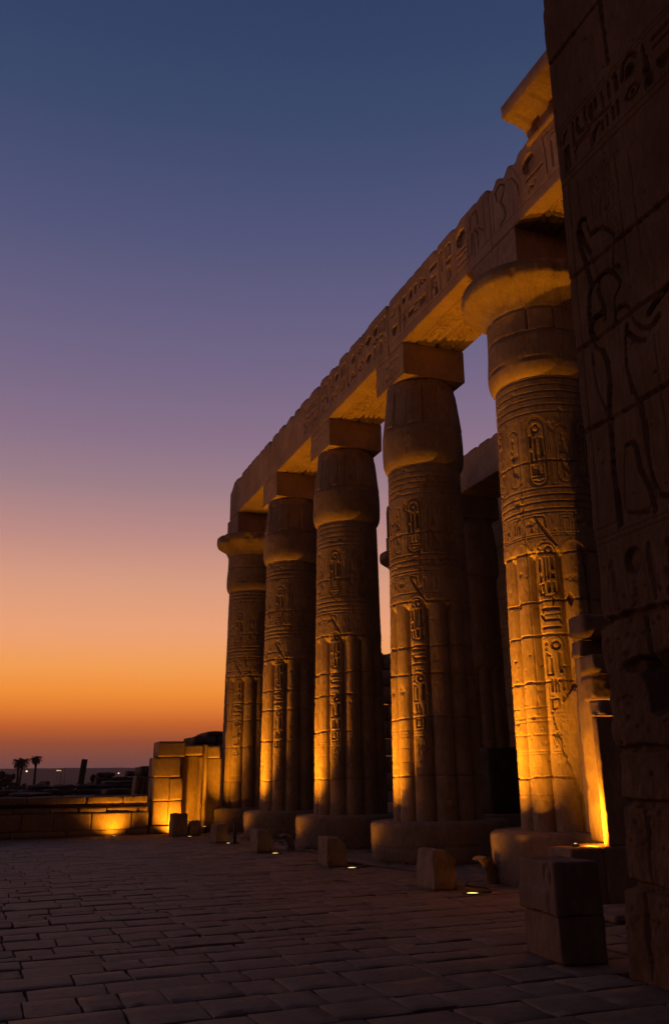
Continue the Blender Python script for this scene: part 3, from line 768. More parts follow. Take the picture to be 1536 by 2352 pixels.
# ------------------------------------------------------------------ the dark near wall (court face at x = 5.3)
def near_wall():
    t = thing('carved_wall', (5.3, 7.0, 0), 'huge dark temple wall along the right edge, carved with a striding king and a band of deep signs', 'wall')
    EDGE = [(0, 7.11), (.3, 7.09), (.68, 7.05), (.73, 7.0), (1.04, 6.99), (1.38, 6.96), (1.45, 7.01), (1.76, 6.98), (2.0, 7.03), (2.1, 6.99), (2.26, 7.05), (2.37, 7.0), (2.53, 7.05), (2.9, 7.06), (2.97, 6.97), (3.1, 7.0), (3.55, 6.99), (4.03, 7.01), (4.84, 6.98), (5.51, 6.99), (6.83, 6.95), (7.76, 6.94), (8.81, 6.93), (9.61, 6.92), (10.1, 6.92), (10.17, 6.88), (12.5, 6.86), (15.2, 6.8)]
    ez = np.array([e[0] for e in EDGE]); ey = np.array([e[1] for e in EDGE])
    z = np.concatenate([np.arange(0, 11, .0135), np.arange(11, 15.2, .06)])
    a = np.concatenate([np.arange(0, 2.9, .0125), np.arange(2.9, 12, .2)])
    # canvas in u = -(Y): distance from the edge measured as absolute Y
    Yc = 7.0-a
    c = Canvas(-Yc, z)
    X_, = (None,)
    def st(pts, w=.03, d=.035): c.line([(-y, zz) for y, zz in pts], w, d)
    # joints
    for i, zz in enumerate([9.38, 8.45+2.6, 6.57, 5.74, 4.86]): seam(c, -7.05, 3.5, zz, 200+i, wd=.036, d=.05, amp=.03)
    for i, zz in enumerate([2.97, 1.81, 1.39, .72]): seam(c, -7.05, 3.5, zz, 210+i, wd=.05, d=.07, amp=.05)
    for (yy, za, zb) in [(5.9, 8.56, 9.36), (6.36, 2.2, 2.95), (6.66, .74, 1.37), (6.7, .05, .7), (6.05, 3.9, 4.8), (6.2, .74, 1.37), (5.2, 9.4, 11), (5.0, 6.6, 7.6), (5.9, 1.4, 2.9), (5.3, 5.8, 6.5)]:
        seam(c, za, zb, -yy, int(yy*31+za*7), wd=.035, d=.05, amp=.03, vert=True)
    # register lines
    for zz in (8.44, 8.38): c.line([(-7, zz), (3, zz-.0)], .016, .016)
    for zz in (7.78, 7.70): c.line([(-7, zz), (3, zz)], .018, .018)
    for zz in (3.84, 3.74, 3.69): c.line([(-7, zz), (3, zz)], .016, .016)
    c.line([(-6.86, 7.8), (-6.86, 8.36)], .014, .016); c.line([(-6.86, 3.9), (-6.8, 7.68)], .014, .014)
    # band of deep signs, in order from the edge
    E_ = lambda y, zz, ry, rz, d: c.ell(-y, zz, ry, rz, d)
    def slot(y, za, zb, w=.05, d=.075, lean=0): c.fill([(-y-w/2, za), (-y+w/2, za), (-y+w/2+lean, zb-.02), (-y+lean, zb), (-y-w/2+lean, zb-.02)], d)
    c.fill([(-6.83, 8.2), (-6.79, 8.3), (-6.70, 8.33), (-6.69, 8.31), (-6.76, 8.26), (-6.8, 8.18)], .06)
    slot(6.79, 7.82, 8.13, .06); slot(6.71, 7.84, 8.14, .045); slot(6.75, 7.95, 8.14, .02, .04)
    c.line([(-6.59, 8.33), (-6.59, 8.04), (-6.31, 8.04)], .032, .055); c.line([(-6.59, 7.95), (-6.54, 8.0), (-6.3, 7.99)], .024, .045); c.line([(-6.59, 7.95), (-6.58, 7.86)], .02, .04)
    c.line([(-6.49, 8.33), (-6.51, 8.22), (-6.47, 8.13), (-6.40, 8.12)], .042, .065); c.line([(-6.35, 8.36), (-6.37, 8.26), (-6.34, 8.12)], .03, .05)
    slot(6.25, 8.12, 8.34, .035); slot(6.18, 8.2, 8.35, .045); slot(6.29, 8.16, 8.34, .02, .04); c.line([(-6.33, 8.08), (-5.95, 8.07)], .028, .045)
    slot(6.05, 8.12, 8.34, .03, lean=-.02); slot(5.95, 8.14, 8.36, .045); slot(5.83, 8.14, 8.36, .05); E_(5.85, 8.35, .035, .03, .07)
    c.line([(-5.74, 8.2), (-5.70, 8.36), (-5.58, 8.40), (-5.5, 8.3)], .045, .065)
    c.fill([(-6.29, 7.82), (-6.25, 7.82), (-6.2, 7.93), (-6.12, 7.99), (-6.15, 8.02), (-6.27, 7.95)], .065)
    for y_, zt in ((6.10, 8.0), (6.02, 8.02), (5.93, 8.04), (5.85, 8.06)): slot(y_, 7.86, zt, .038, .06)
    c.line([(-6.3, 7.82), (-6.3, 7.95)], .02, .04)
    glyph_band(c, -5.75, -3.2, 7.84, 8.34, 12, .06, .03, .5)
    # traced outline of the king: (image col, row) of the photograph measured, stored as wall Y, Z
    KING = [(0.034, 0.045, [(6.5, 6.88), (6.55, 7.01), (6.55, 7.09), (6.58, 7.12), (6.63, 7.13), (6.68, 7.11), (6.69, 7.04), (6.64, 6.91), (6.59, 6.78), (6.54, 6.69)]), (0.03, 0.04, [(6.5, 6.87), (6.39, 6.87), (6.31, 6.85), (6.19, 6.72), (6.15, 6.65), (6.15, 6.59), (6.19, 6.47), (6.22, 6.33)]), (0.055, 0.06, [(6.72, 7.02), (6.68, 6.81), (6.62, 6.59), (6.59, 6.43), (6.57, 6.31)]), (0.03, 0.04, [(6.21, 6.31), (6.15, 6.31), (6.12, 6.28)]), (0.04, 0.055, [(6.57, 6.29), (6.48, 6.32), (6.39, 6.36), (6.3, 6.34), (6.23, 6.28), (6.18, 6.2), (6.14, 6.11), (6.17, 6.07), (6.22, 6.03)]), (0.05, 0.05, [(6.57, 6.29), (6.63, 6.23), (6.65, 6.12), (6.67, 5.98)]), (0.028, 0.03, [(6.48, 6.23), (6.47, 6.14), (6.44, 6.07), (6.42, 5.95), (6.44, 5.87)]), (0.03, 0.035, [(6.25, 6.01), (6.27, 5.87), (6.29, 5.76)]), (0.045, 0.05, [(6.46, 5.95), (6.59, 5.96), (6.66, 5.92), (6.68, 5.85), (6.64, 5.74)]), (0.03, 0.035, [(6.25, 5.87), (6.17, 5.87), (6.11, 5.85), (6.07, 5.8), (6.05, 5.72), (6.01, 5.61), (5.94, 5.53), (5.85, 5.48), (5.78, 5.49), (5.69, 5.54)]), (0.055, 0.05, [(5.81, 5.61), (5.74, 5.65), (5.65, 5.69), (5.53, 5.74)]), (0.036, 0.045, [(6.13, 5.57), (6.06, 5.48), (5.99, 5.42), (5.91, 5.39)]), (0.04, 0.045, [(6.14, 5.65), (6.17, 5.55), (6.2, 5.39), (6.21, 5.26), (6.2, 5.14), (6.18, 4.98)]), (0.04, 0.045, [(6.21, 5.26), (6.16, 5.02), (6.11, 4.86), (6.09, 4.7), (6.09, 4.48), (6.07, 4.26), (6.03, 4.04), (5.98, 3.92), (5.87, 3.87)]), (0.02, 0.03, [(6.65, 5.73), (6.62, 5.64), (6.55, 5.59), (6.5, 5.5), (6.47, 5.37), (6.48, 5.24), (6.5, 5.11)]), (0.036, 0.05, [(6.53, 5.58), (6.47, 5.41), (6.48, 5.16), (6.54, 4.88), (6.54, 4.72), (6.56, 4.5), (6.58, 4.32), (6.57, 4.14), (6.57, 3.96), (6.57, 3.79)]), (0.018, 0.025, [(6.68, 5.6), (6.69, 5.38), (6.64, 5.13), (6.54, 4.89)]), (0.032, 0.045, [(6.36, 4.51), (6.25, 4.51), (6.21, 4.43), (6.2, 4.24), (6.11, 4.03), (6.07, 3.79)]), (0.022, 0.03, [(6.36, 4.51), (6.42, 4.31), (6.47, 3.96), (6.45, 3.89), (6.29, 3.84), (6.15, 3.81)])]
    BODY = [(6.68, 7.11), (6.63, 7.13), (6.58, 7.12), (6.55, 7.08), (6.5, 6.88), (6.39, 6.87), (6.31, 6.85), (6.19, 6.72), (6.14, 6.63), (6.19, 6.47), (6.22, 6.32), (6.18, 6.2), (6.14, 6.11), (6.22, 6.03), (6.25, 6.0), (6.26, 5.88), (6.17, 5.87), (6.1, 5.85), (6.07, 5.77), (6.01, 5.61), (5.94, 5.53), (5.85, 5.48), (5.78, 5.49), (5.69, 5.54), (5.65, 5.49), (5.78, 5.41), (5.91, 5.39), (5.99, 5.42), (6.06, 5.48), (6.14, 5.57), (6.18, 5.47), (6.2, 5.39), (6.2, 5.14), (6.18, 4.98), (6.11, 4.86), (6.09, 4.7), (6.09, 4.48), (6.07, 4.26), (6.03, 4.04), (5.98, 3.92), (5.87, 3.87), (5.89, 3.8), (6.07, 3.79), (6.11, 4.03), (6.2, 4.24), (6.21, 4.43), (6.25, 4.51), (6.36, 4.51), (6.42, 4.31), (6.47, 3.96), (6.45, 3.89), (6.25, 3.83), (6.26, 3.77), (6.57, 3.79), (6.57, 3.96), (6.58, 4.32), (6.54, 4.72), (6.54, 4.88), (6.48, 5.16), (6.47, 5.41), (6.53, 5.58), (6.62, 5.64), (6.65, 5.73), (6.68, 5.85), (6.66, 5.92), (6.59, 5.96), (6.46, 5.95), (6.43, 5.98), (6.47, 6.14), (6.48, 6.24), (6.44, 6.34), (6.47, 6.41), (6.52, 6.59), (6.59, 6.78), (6.64, 6.91), (6.69, 7.04)]
    c.fill([(-y, zz) for y, zz in BODY], .018, .004)
    for w_, d_, pts in KING: st(pts, w_*1.05, d_*2.1)
    # thin columns of text behind him
    for y_, za, zb in [(6.62, 7.0, 7.6), (6.42, 6.55, 7.5), (6.2, 6.3, 7.5), (6.0, 6.1, 7.5), (5.8, 6.2, 7.4), (6.12, 4.0, 4.7), (5.8, 3.95, 5.4)]:
        c.line([(-y_, za), (-y_+.01, zb)], .012, .016)
    glyph_column(c, -6.4, -6.24, 6.75, 7.5, 3, .012, .010); glyph_column(c, -6.18, -6.04, 6.6, 7.5, 8, .012, .010)
    # lower register: sun disc, kneeling figure, bird
    c.ell(-6.43, 3.44, .125, .125, .075, dome=True)
    c.ell(-6.43, 3.44, .085, .085, .0)
    glyph(c, 'bird', -6.83, 3.03, .26, .5, .022, .016); glyph(c, 'seated', -6.55, 3.02, .2, .24, .02, .016)
    glyph(c, 'owl', -6.27, 3.04, .16, .52, .035, .02); glyph(c, 'seated', -6.08, 3.04, .26, .5, .03, .02); glyph_band(c, -5.8, -3.5, 3.04, 3.6, 21, .035, .02, .5)
    for k in range(9): c.line([(-6.84+.03*k+.4*(k > 4), 3.04), (-6.84+.03*k+.4*(k > 4), 3.04+.2+.1*(k % 3))], .009, .012)
    # broken hollow under the register
    pits(c, -7, -4.5, 0, 10, 420, 77, .022, .025); pits(c, -7, -5.5, 0, 3, 160, 78, .035, .03)
    A, Z = np.meshgrid(a, z)
    ye = np.interp(Z, ez, ey)+.02*fbm(0*Z, 0, Z, 2.6, 4, 31)+.012*fbm(0*Z, 1, Z, 11, 2, 32)
    w_ = np.clip(1-A/.5, 0, 1)
    Y = (7.0-A)+(ye-7.0)*w_
    # deep hollow where stones have fallen out
    U = -Y
    wob_ = fbm(0, Y, Z, 4, 3, 77)*.35
    hol = np.clip(1-np.maximum(np.abs(Y-6.22)/.26+.45*np.clip(2.3-Z, -.3, .3), np.abs(Z-2.33)/.26)+wob_, 0, 1)
    hol2 = np.clip(1-np.hypot((Y-6.55)/.2, (Z-2.53)/.07)+wob_, 0, 1)
    rough = np.clip((3.1-Z)/.4, 0, 1)
    X = 5.3-c.H+.22*np.clip(hol*2.2, 0, 1)+.10*np.clip(hol2*2, 0, 1)
    X += -fbm(0, Y, Z, 1.2, 5, 8)*.02-fbm(0, Y, Z, 3.5, 4, 9)*.045*rough-np.abs(fbm(0, Y*1.0, Z*.4, 14, 2, 10))*.012*rough
    # each lower course stands a little differently
    course = np.select([Z < .70, Z < 1.38, Z < 1.8, Z < 2.95], [-.05, -.01, .015, 0.0], 0.0)
    X += course
    X += (np.clip(1-A/.07, 0, 1)**2)*.06
    P = np.stack([X, Y, Z], -1)
    # return round the corner
    d = np.array([.08, .2, .6, 1.3, 2.4, 3.8, 5.3])
    Yr = np.repeat(ye[:, :1], len(d), 1)+.02*fbm(d[None, :]+0*ye[:, :1], 0, z[:, None], 3, 3, 5)
    Pr = np.stack([5.36+d[None, :]+0*Yr, Yr-.01, np.repeat(z[:, None], len(d), 1)], -1)[:, ::-1]
    P = np.concatenate([Pr, P], 1)
    back = np.stack([np.full((len(z), 1), 10.66), np.full((len(z), 1), -5.0), z[:, None]], -1)
    P = np.concatenate([P, back], 1)
    P -= np.array((5.3, 7.0, 0))
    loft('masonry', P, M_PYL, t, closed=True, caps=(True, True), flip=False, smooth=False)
near_wall()

# ------------------------------------------------------------------ ground and paving
def ground():
    xs = np.concatenate([-np.geomspace(9000, 40, 22), np.linspace(-30, 60, 46), np.geomspace(80, 9000, 20)])
    ys = np.concatenate([-np.geomspace(4000, 20, 12), np.linspace(-10, 110, 60), np.geomspace(130, 9000, 24)])
    X, Y = np.meshgrid(xs, ys)
    Z = -.045+0*X
    far = np.clip((Y-38)/20, 0, 1)
    Z = Z+far*(.25*fbm(X, Y, 0, .08, 4, 3)+.25)
    loft('ground', np.stack([X, Y, Z], -1), M_DIRT, closed=False, caps=(False, False), flip=True)['kind'] = 'structure'
ground()
def paving():
    rr = random.Random(5); V = []; Q = []
    y = .5
    GAP = .019
    while y < 34.1:
        d = rr.uniform(.38, .60) if rr.random() < .85 else rr.uniform(.26, .36)
        x = -15+rr.uniform(0, .8)
        x_end = 5.27 if y < 7.0 else 19.6
        row = []
        while x < x_end:
            w = rr.uniform(.36, .88) if rr.random() < .85 else rr.uniform(.24, .42)
            row.append((x, min(w, x_end-x+.02))); x += w
        for x, w in row:
            if w < .08: continue
            jy0, jy1 = (rr.uniform(-.05, .06) if rr.random() < .4 else 0), (rr.uniform(-.06, .05) if rr.random() < .4 else 0)
            parts = [(x, y+max(jy0, 0), w, d-max(jy0, 0)+min(jy1, 0))]
            for (px_, py_, pw, pd) in parts:
                g = GAP*rr.uniform(.6, 1.7)
                x0, x1, y0, y1 = px_+g/2, px_+pw-g/2, py_+g/2, py_+pd-g/2
                z = rr.gauss(0, .003); tx, ty = rr.gauss(0, .003), rr.gauss(0, .003)
                near = y < 17
                nx_ = 5 if near else 2; ny_ = 4 if near else 2
                bv = .005
                us = np.concatenate([[0], np.linspace(bv, pw-g-bv, nx_), [pw-g]]); vs = np.concatenate([[0], np.linspace(bv, pd-g-bv, ny_), [pd-g]])
                b = len(V)
                wob = [rr.gauss(0, .007) for _ in range(8)]
                for j, vv in enumerate(vs):
                    for i, uu in enumerate(us):
                        ed = (i in (0, len(us)-1)) or (j in (0, len(vs)-1))
                        xx = x0+uu+(wob[0] if i <= 1 else wob[1] if i >= len(us)-2 else 0)*(1 if j < len(vs)/2 else -1)*.6
                        yy = y0+vv+(wob[2+(i % 3)]*.8 if j <= 1 else wob[5+(i % 3)]*.8 if j >= len(vs)-2 else 0)
                        if near and ed: xx += rr.gauss(0, .003); yy += rr.gauss(0, .004)
                        V.append((xx, yy, z+tx*(uu-pw/2)+ty*(vv-pd/2)-(.002 if ed else 0)+(rr.gauss(0, .0012) if near else 0)))
                n_u, n_v = len(us), len(vs)
                for j in range(n_v-1):
                    for i in range(n_u-1):
                        a = b+j*n_u+i; Q.append((a, a+1, a+1+n_u, a+n_u))
                # skirts
                loop = [b+i for i in range(n_u)]+[b+j*n_u+n_u-1 for j in range(1, n_v)]+[b+(n_v-1)*n_u+i for i in range(n_u-2, -1, -1)]+[b+j*n_u for j in range(n_v-2, 0, -1)]
                s = len(V)
                for k in loop: V.append((V[k][0], V[k][1], -.05))
                m = len(loop)
                for k in range(m): Q.append((loop[k], s+k, s+(k+1) % m, loop[(k+1) % m]))
        y += d
    me = mesh_np('pavement', V, (np.array(Q), []))
    link_mesh('pavement', me, M_PAVE, smooth=False)['kind'] = 'structure'
paving()

# ------------------------------------------------------------------ lamps
def spot(loc, target, power, size=105, blend=1.0, rad=.05, parent=None, col=LAMP_COL, squeeze=1.0):
    l = bpy.data.lights.new('lamp_light', 'SPOT'); l.energy = power*LW; l.color = col
    l.spot_size = R(size); l.spot_blend = blend; l.shadow_soft_size = rad
    o = bpy.data.objects.new('lamp_light', l); C.objects.link(o)
    o.location = loc
    d = Vector(target)-Vector(loc)
    o.rotation_euler = d.to_track_quat('-Z', 'Y').to_euler()
    o.scale = (squeeze, 1, 1)
    if parent is not None: o.parent = parent
    return o
def disc_mesh(r, z, n=20, dome=0):
    rings = [(r, z), (r*.7, z+dome*.5), (r*.35, z+dome*.9), (.001, z+dome)]
    ph = np.linspace(0, 2*math.pi, n, endpoint=False)
    return np.array([[(rr_*math.cos(a), rr_*math.sin(a), zz) for a in ph] for rr_, zz in rings])
def uplight(x, y, label, aim, power, size=105, lit=True, group='in-ground uplights along the front row', squeeze=1.0):
    t = thing('ground_uplight', (x, y, 0), label, 'uplight', group)
    ph = np.linspace(0, 2*math.pi, 24, endpoint=False)
    prof = [(.155, -.03), (.16, .008), (.145, .020), (.115, .020), (.108, .012), (.108, -.03)]
    P = np.array([[(a*math.cos(q), a*math.sin(q), b) for q in ph] for a, b in prof])
    loft('housing_ring', P, M_METAL, t, flip=False)
    loft('lens', disc_mesh(.085, .012, 20, .008), M_LENS if lit else M_METAL, t, caps=(False, True))
    spot((0, 0, .05), (aim[0]-x, aim[1]-y, aim[2]), power, size, parent=t, squeeze=squeeze)
    return t
UP = [(7.03, 12.98, 0, 'lit round uplight nearest the camera, beside the largest low stone block', .95),
      (7.05, 17.86, 1, 'lit round uplight before the second front column, beside a chamfered block', .28),
      (6.90, 22.45, 2, 'lit round uplight in the paving before the middle front column', .28),
      (6.92, 27.00, 3, 'dim round uplight beside the thin metal post', .24),
      (6.72, 31.25, 4, 'lit round uplight by the pair of blocks at the foot of the ruined gate', .25)]
for x, y, n, lab, p in UP:
    cy = Y0+DY*n
    if n == 0: uplight(x, y, lab, (8.95, cy-.3, 6.3), 1150*p, 88, squeeze=.42)
    else: uplight(x, y, lab, (9.25, y-.35, 11.8), 1150*p, 58, squeeze=.7)
# floodlights tucked behind the low blocks, one per column
FL = [(7.32, 14.25, 0, .95, 'floodlight hidden behind the largest low block, turned to the nearest column'),
      (7.25, 19.10, 1, 1.0, 'floodlight hidden behind the low block of the second front column'),
      (7.20, 24.05, 2, 1.05, 'floodlight hidden behind the low block of the middle front column'),
      (7.25, 29.10, 3, 1.0, 'floodlight hidden behind the low square block near the metal post'),
      (7.62, 33.10, 4, .32, 'small floodlight in front of the gate doorway, turned to the farthest column')]
for x, y, n, p, lab in FL:
    cy = Y0+DY*n
    t = thing('floodlight', (x, y, 0), lab, 'floodlight', 'floodlights behind the low blocks')
    az_ = math.atan2(cy-y, ROW_X-x)
    rock('bracket', (.14, .16, .10), M_METAL, t, bev=.01, amp=0, res=.05)
    rock('lamp_body', (.16, .20, .12), M_METAL, t, (0, 0, .10), az_, 1, .02, 0, .05, taper=(.8, .8))
    d = disc_mesh(.055, .226, 14, .004); loft('lens', d, M_LENS, t, caps=(False, True))
    spot((0, 0, .30), (ROW_X-.55-x, cy-.05-y, 9.5), FLW*p, 100, 1.0, .08, t, squeeze=.40)
    spot((.04, 0, .30), (ROW_X-x, cy+.5-y, 3.0), 20*p, 118, .8, .08, t)  # extra weak wide spot, added to brighten the upper column base

# ledge lamp lighting the patched column, its jamb and the broken stones
FX, FY = 7.56, 11.02
def floodlamp():
    t = thing('small_floodlight', (FX, FY, .725), 'small lit floodlight lying on the ledge of the broken doorway at right', 'floodlight')
    rock('lamp_body', (.10, .05, .04), M_METAL, t, bev=.01, amp=0, res=.03)
    loft('lens', disc_mesh(.022, .043, 14, .004), M_LENS, t, caps=(False, True))
    spot((0, 0, .06), (.80, .14, .60), 430, 122, 1.0, .02, t, squeeze=.8)
floodlamp()

# ------------------------------------------------------------------ row of low blocks before the columns
BL = [(6.97, 14.02, .40, .86, .56, .12, 'largest of the low chamfered stone blocks, standing nearest the camera beside a glowing uplight', 1),
      (6.96, 18.72, .42, .88, .54, .10, 'low chamfered stone block in front of the second front column', 2),
      (6.80, 23.30, .40, .90, .52, .2, 'low stone block before the middle front column, its right edge cut away', 3),
      (6.82, 27.75, .36, .95, .50, .0, 'low square stone block left of the thin metal post', 4),
      (6.52, 32.15, .52, .80, .70, .0, 'tallest grey block by the glowing pier of the ruined gate', 5),
      (7.0, 31.9, .36, .40, .46, .0, 'small block leaning close to the tall grey block at the gate', 6)]
for x, y, w, d, h, ch, lab, s in BL:
    o = rock('stone_block', (w, d, h), M_BLK, loc=(0, 0, 0), rz=R(-9+s*1.5), seed=s, bev=.015, amp=.034, res=.022, f=4, taper=(.9, .93), chamfer=((1, 1.1, .40*h/.54+.02) if ch > .09 else None))
    o.location = (x, y, 0); tag(o, lab, 'stone block', 'low stone blocks along the front row')
# thin post by the unlit lamp
t = thing('metal_post', (7.06, 26.9, 0), 'thin short metal post beside the low square block, catching a glint on its tip', 'post')
ph = np.linspace(0, 2*math.pi, 14, endpoint=False)
loft('post', np.array([[(a*math.cos(q), a*math.sin(q), b) for q in ph] for a, b in [(.05, 0), (.05, .3), (.03, .33), (.025, .52), (.02, .55)]]), M_METAL, t, flip=False)
rock('base_plate', (.22, .18, .03), M_METAL, t, bev=.01, amp=0, res=.05)
# curved carved fragments by two bases
def fragment(x, y, rz, s, lab):
    o_pts = smooth_prof([(0, 0), (-.02, .18), (-.10, .33), (-.22, .42), (-.32, .40)], 6)
    n = len(o_pts); P = []
    for i, (px_, pz) in enumerate(o_pts):
        w = .11-.045*i/n; q = []
        for a in np.linspace(0, 2*math.pi, 14, endpoint=False):
            q.append((px_+w*math.cos(a)*(.9 if i < n*.7 else .6), .13*math.sin(a), pz+.3*w*math.cos(a)))
        P.append(q)
    P = np.array(P); P += (fbm(P[..., 0], P[..., 1], P[..., 2], 8, 3, int(s*10))*.03)[..., None]
    P *= s
    o = loft('curved_fragment', P, M_BLK, flip=False); o.location = (x, y, 0); o.rotation_euler.z = rz
    tag(o, lab, 'stone fragment', 'curved broken fragments')
fragment(8.02, 14.1, R(15), .95, 'curved claw-like stone fragment standing at the foot of the nearest column base')
fragment(7.55, 23.2, R(10), .9, 'curved broken fragment in front of the base of the middle front column')
def cable(name, pts, lab, r=.012):
    pts = np.array(pts, float); n = 60; t = np.linspace(0, len(pts)-1, n)
    x = np.interp(t, range(len(pts)), pts[:, 0])+.03*fbm(t, 0, 3, 1.5, 3, 2); y = np.interp(t, range(len(pts)), pts[:, 1])+.03*fbm(t, 5, 0, 1.5, 3, 4)
    dx, dy = np.gradient(x), np.gradient(y); L = np.hypot(dx, dy); a = np.linspace(0, 2*math.pi, 7)[:-1]
    P = np.stack([x[:, None]-dy[:, None]/L[:, None]*r*np.cos(a), y[:, None]+dx[:, None]/L[:, None]*r*np.cos(a), r+.006+r*np.sin(a)+0*x[:, None]], -1)
    tag(loft(name, P, M_METAL), lab, 'cable', 'lamp cables on the paving')
cable('power_cable', [(7.1, 13.0), (7.3, 12.9), (7.5, 13.3), (7.42, 13.9), (7.7, 14.4), (7.9, 15.6), (7.7, 17), (7.3, 19.0)], 'dark cable trailing over the paving from the nearest uplight past the largest low block')
cable('power_cable', [(7.05, 17.9), (7.3, 17.8), (7.55, 18.4), (7.45, 19.2), (7.7, 20.4), (7.75, 22), (7.3, 23.9)], 'dark cable on the paving between the second and the middle column bases')
def scree(name, lab, x0, x1, y0, y1, n, seed, smin=.03, smax=.12, zf=None, mat=None):
    rr = random.Random(seed); V = []; Q = []
    for _ in range(n):
        s = smin+(smax-smin)*rr.random()**2.5; x, y = rr.uniform(x0, x1), rr.uniform(y0, y1)
        a = rr.uniform(0, 3.1); b = len(V)
        for k in range(8):
            px_, py_, pz_ = ((k & 1)*2-1), ((k >> 1 & 1)*2-1), (k >> 2)
            px_ *= s*rr.uniform(.6, 1.1)*(1-.25*pz_); py_ *= s*rr.uniform(.5, .9)*(1-.25*pz_)
            V.append((x+px_*math.cos(a)-py_*math.sin(a), y+px_*math.sin(a)+py_*math.cos(a), (zf(x, y) if zf else 0)+pz_*s*rr.uniform(.5, 1.0)-.01))
        for f in ((0, 1, 3, 2), (4, 6, 7, 5), (0, 4, 5, 1), (2, 3, 7, 6), (0, 2, 6, 4), (1, 5, 7, 3)): Q.append([b+i for i in f])
    o = link_mesh(name, mesh_np(name, V, (np.array(Q), [])), mat or M_BLK, smooth=False)
    tag(o, lab, 'rubble', kind='stuff')
scree('rubble_chips', 'small stone chips scattered at the feet of the column bases', 7.7, 8.6, 12.3, 33, 150, 3, .015, .06)

# ------------------------------------------------------------------ two stacked blocks in the foreground
def fg_blocks():
    def cv(P, N):
        m = (N[:, 0] < -.7)
        yy, zz = P[:, 1], P[:, 2]
        hole = np.exp(-(((yy+.25)/.035)**2+((zz-.42+.0*yy)/.03)**2))+np.exp(-(((yy+.33)/.02)**2+((zz-.33)/.07)**2))+np.exp(-(((yy+.19)/.015)**2+((zz-.36)/.05)**2))
        P = P.copy(); P[:, 0] += m*hole*.05
        return P
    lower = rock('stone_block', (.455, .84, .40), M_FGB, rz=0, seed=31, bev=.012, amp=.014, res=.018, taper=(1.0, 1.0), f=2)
    lower.location = (5.36, 8.13, 0); lower.rotation_euler.z = R(-10)
    tag(lower, 'wide lower block of the foreground pair, resting on the paving at bottom right', 'stone block', 'stacked foreground blocks')
    def cut(P, N):
        P = cv(P, N)
        # the lower left edge hangs over in a step
        step = (N[:, 0] < -.5) & (P[:, 1] > -.28) & (P[:, 2] < .2)
        P[:, 0] -= step*.02
        return P
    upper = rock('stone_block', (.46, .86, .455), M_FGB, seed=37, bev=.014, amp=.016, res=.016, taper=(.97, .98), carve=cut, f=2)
    upper.location = (5.345, 8.13, .402); upper.rotation_euler.z = R(-9.5)
    tag(upper, 'upper block of the foreground pair with a chipped hole in its left face', 'stone block', 'stacked foreground blocks')
fg_blocks()

# ------------------------------------------------------------------ broken doorway between the nearest column and the dark wall
def doorway():
    t = thing('broken_doorway', (7.94, 10.8, 0), 'broken stone doorway jamb with stepped overhanging stones lit from below, between bright column and dark wall', 'doorway')
    ox, oy = 7.94, 10.8
    def b(nm, x0, x1, y0, y1, z0, z1, seed, mat=M_SAND, bev=.02, amp=.02, res=.04, **k):
        return rock(nm, (x1-x0, y1-y0, z1-z0), mat, t, ((x0+x1)/2-ox, (y0+y1)/2-oy, z0), 0, seed, bev, amp, res, **k)
    b('ledge', 7.33, 7.845, 10.80, 11.35, 0, .72, 1, M_BLK, amp=.008, res=.03)
    b('plinth', 7.85, 9.2, 10.80, 11.5, 0, .725, 2, amp=.008)
    b('jamb', 7.95, 8.6, 10.82, 10.93, .728, 2.40, 3, amp=.008, res=.03, bev=.012)
    b('rear_wall', 8.42, 10.2, 11.1, 11.9, .73, 3.86, 4, amp=.05, res=.06)
    b('jamb_stone', 7.97, 9.3, 10.76, 10.98, 2.42, 2.62, 5, amp=.02, res=.03)
    b('rough_stone', 8.07, 9.3, 11.0, 11.3, 2.63, 2.99, 6, amp=.06, res=.03, bev=.05)
    b('middle_stone', 7.96, 9.4, 10.78, 11.12, 3.0, 3.26, 7, amp=.02, res=.035)
    b('recessed_stone', 7.99, 9.4, 11.08, 11.35, 3.265, 3.50, 8, amp=.03, res=.04)
    b('top_stone', 7.84, 9.5, 10.76, 11.18, 3.505, 3.84, 9, amp=.03, res=.035, bev=.07)
    k = rock('low_slab', (1.3, .9, .09), M_BLK, loc=(0, 0, 0), seed=12, bev=.02, amp=.008, res=.06)
    k.location = (7.65, 10.0, 0); tag(k, 'low worn floor slab in front of the dark doorway jamb', 'slab')
    p = thing('restored_pier', (9.1, 12.45, HB), 'narrow flat pier standing on the nearest column base, right of its patched shaft', 'pier')
    rock('pier_face', (.5, .45, 2.2), M_SAND, p, (.12, .02, .003), 0, 15, .02, .012, .03)
    rock('edge_strip', (.10, .40, 2.15), M_SAND, p, (-.19, -.05, .003), 0, 16, .015, .01, .025)
doorway()

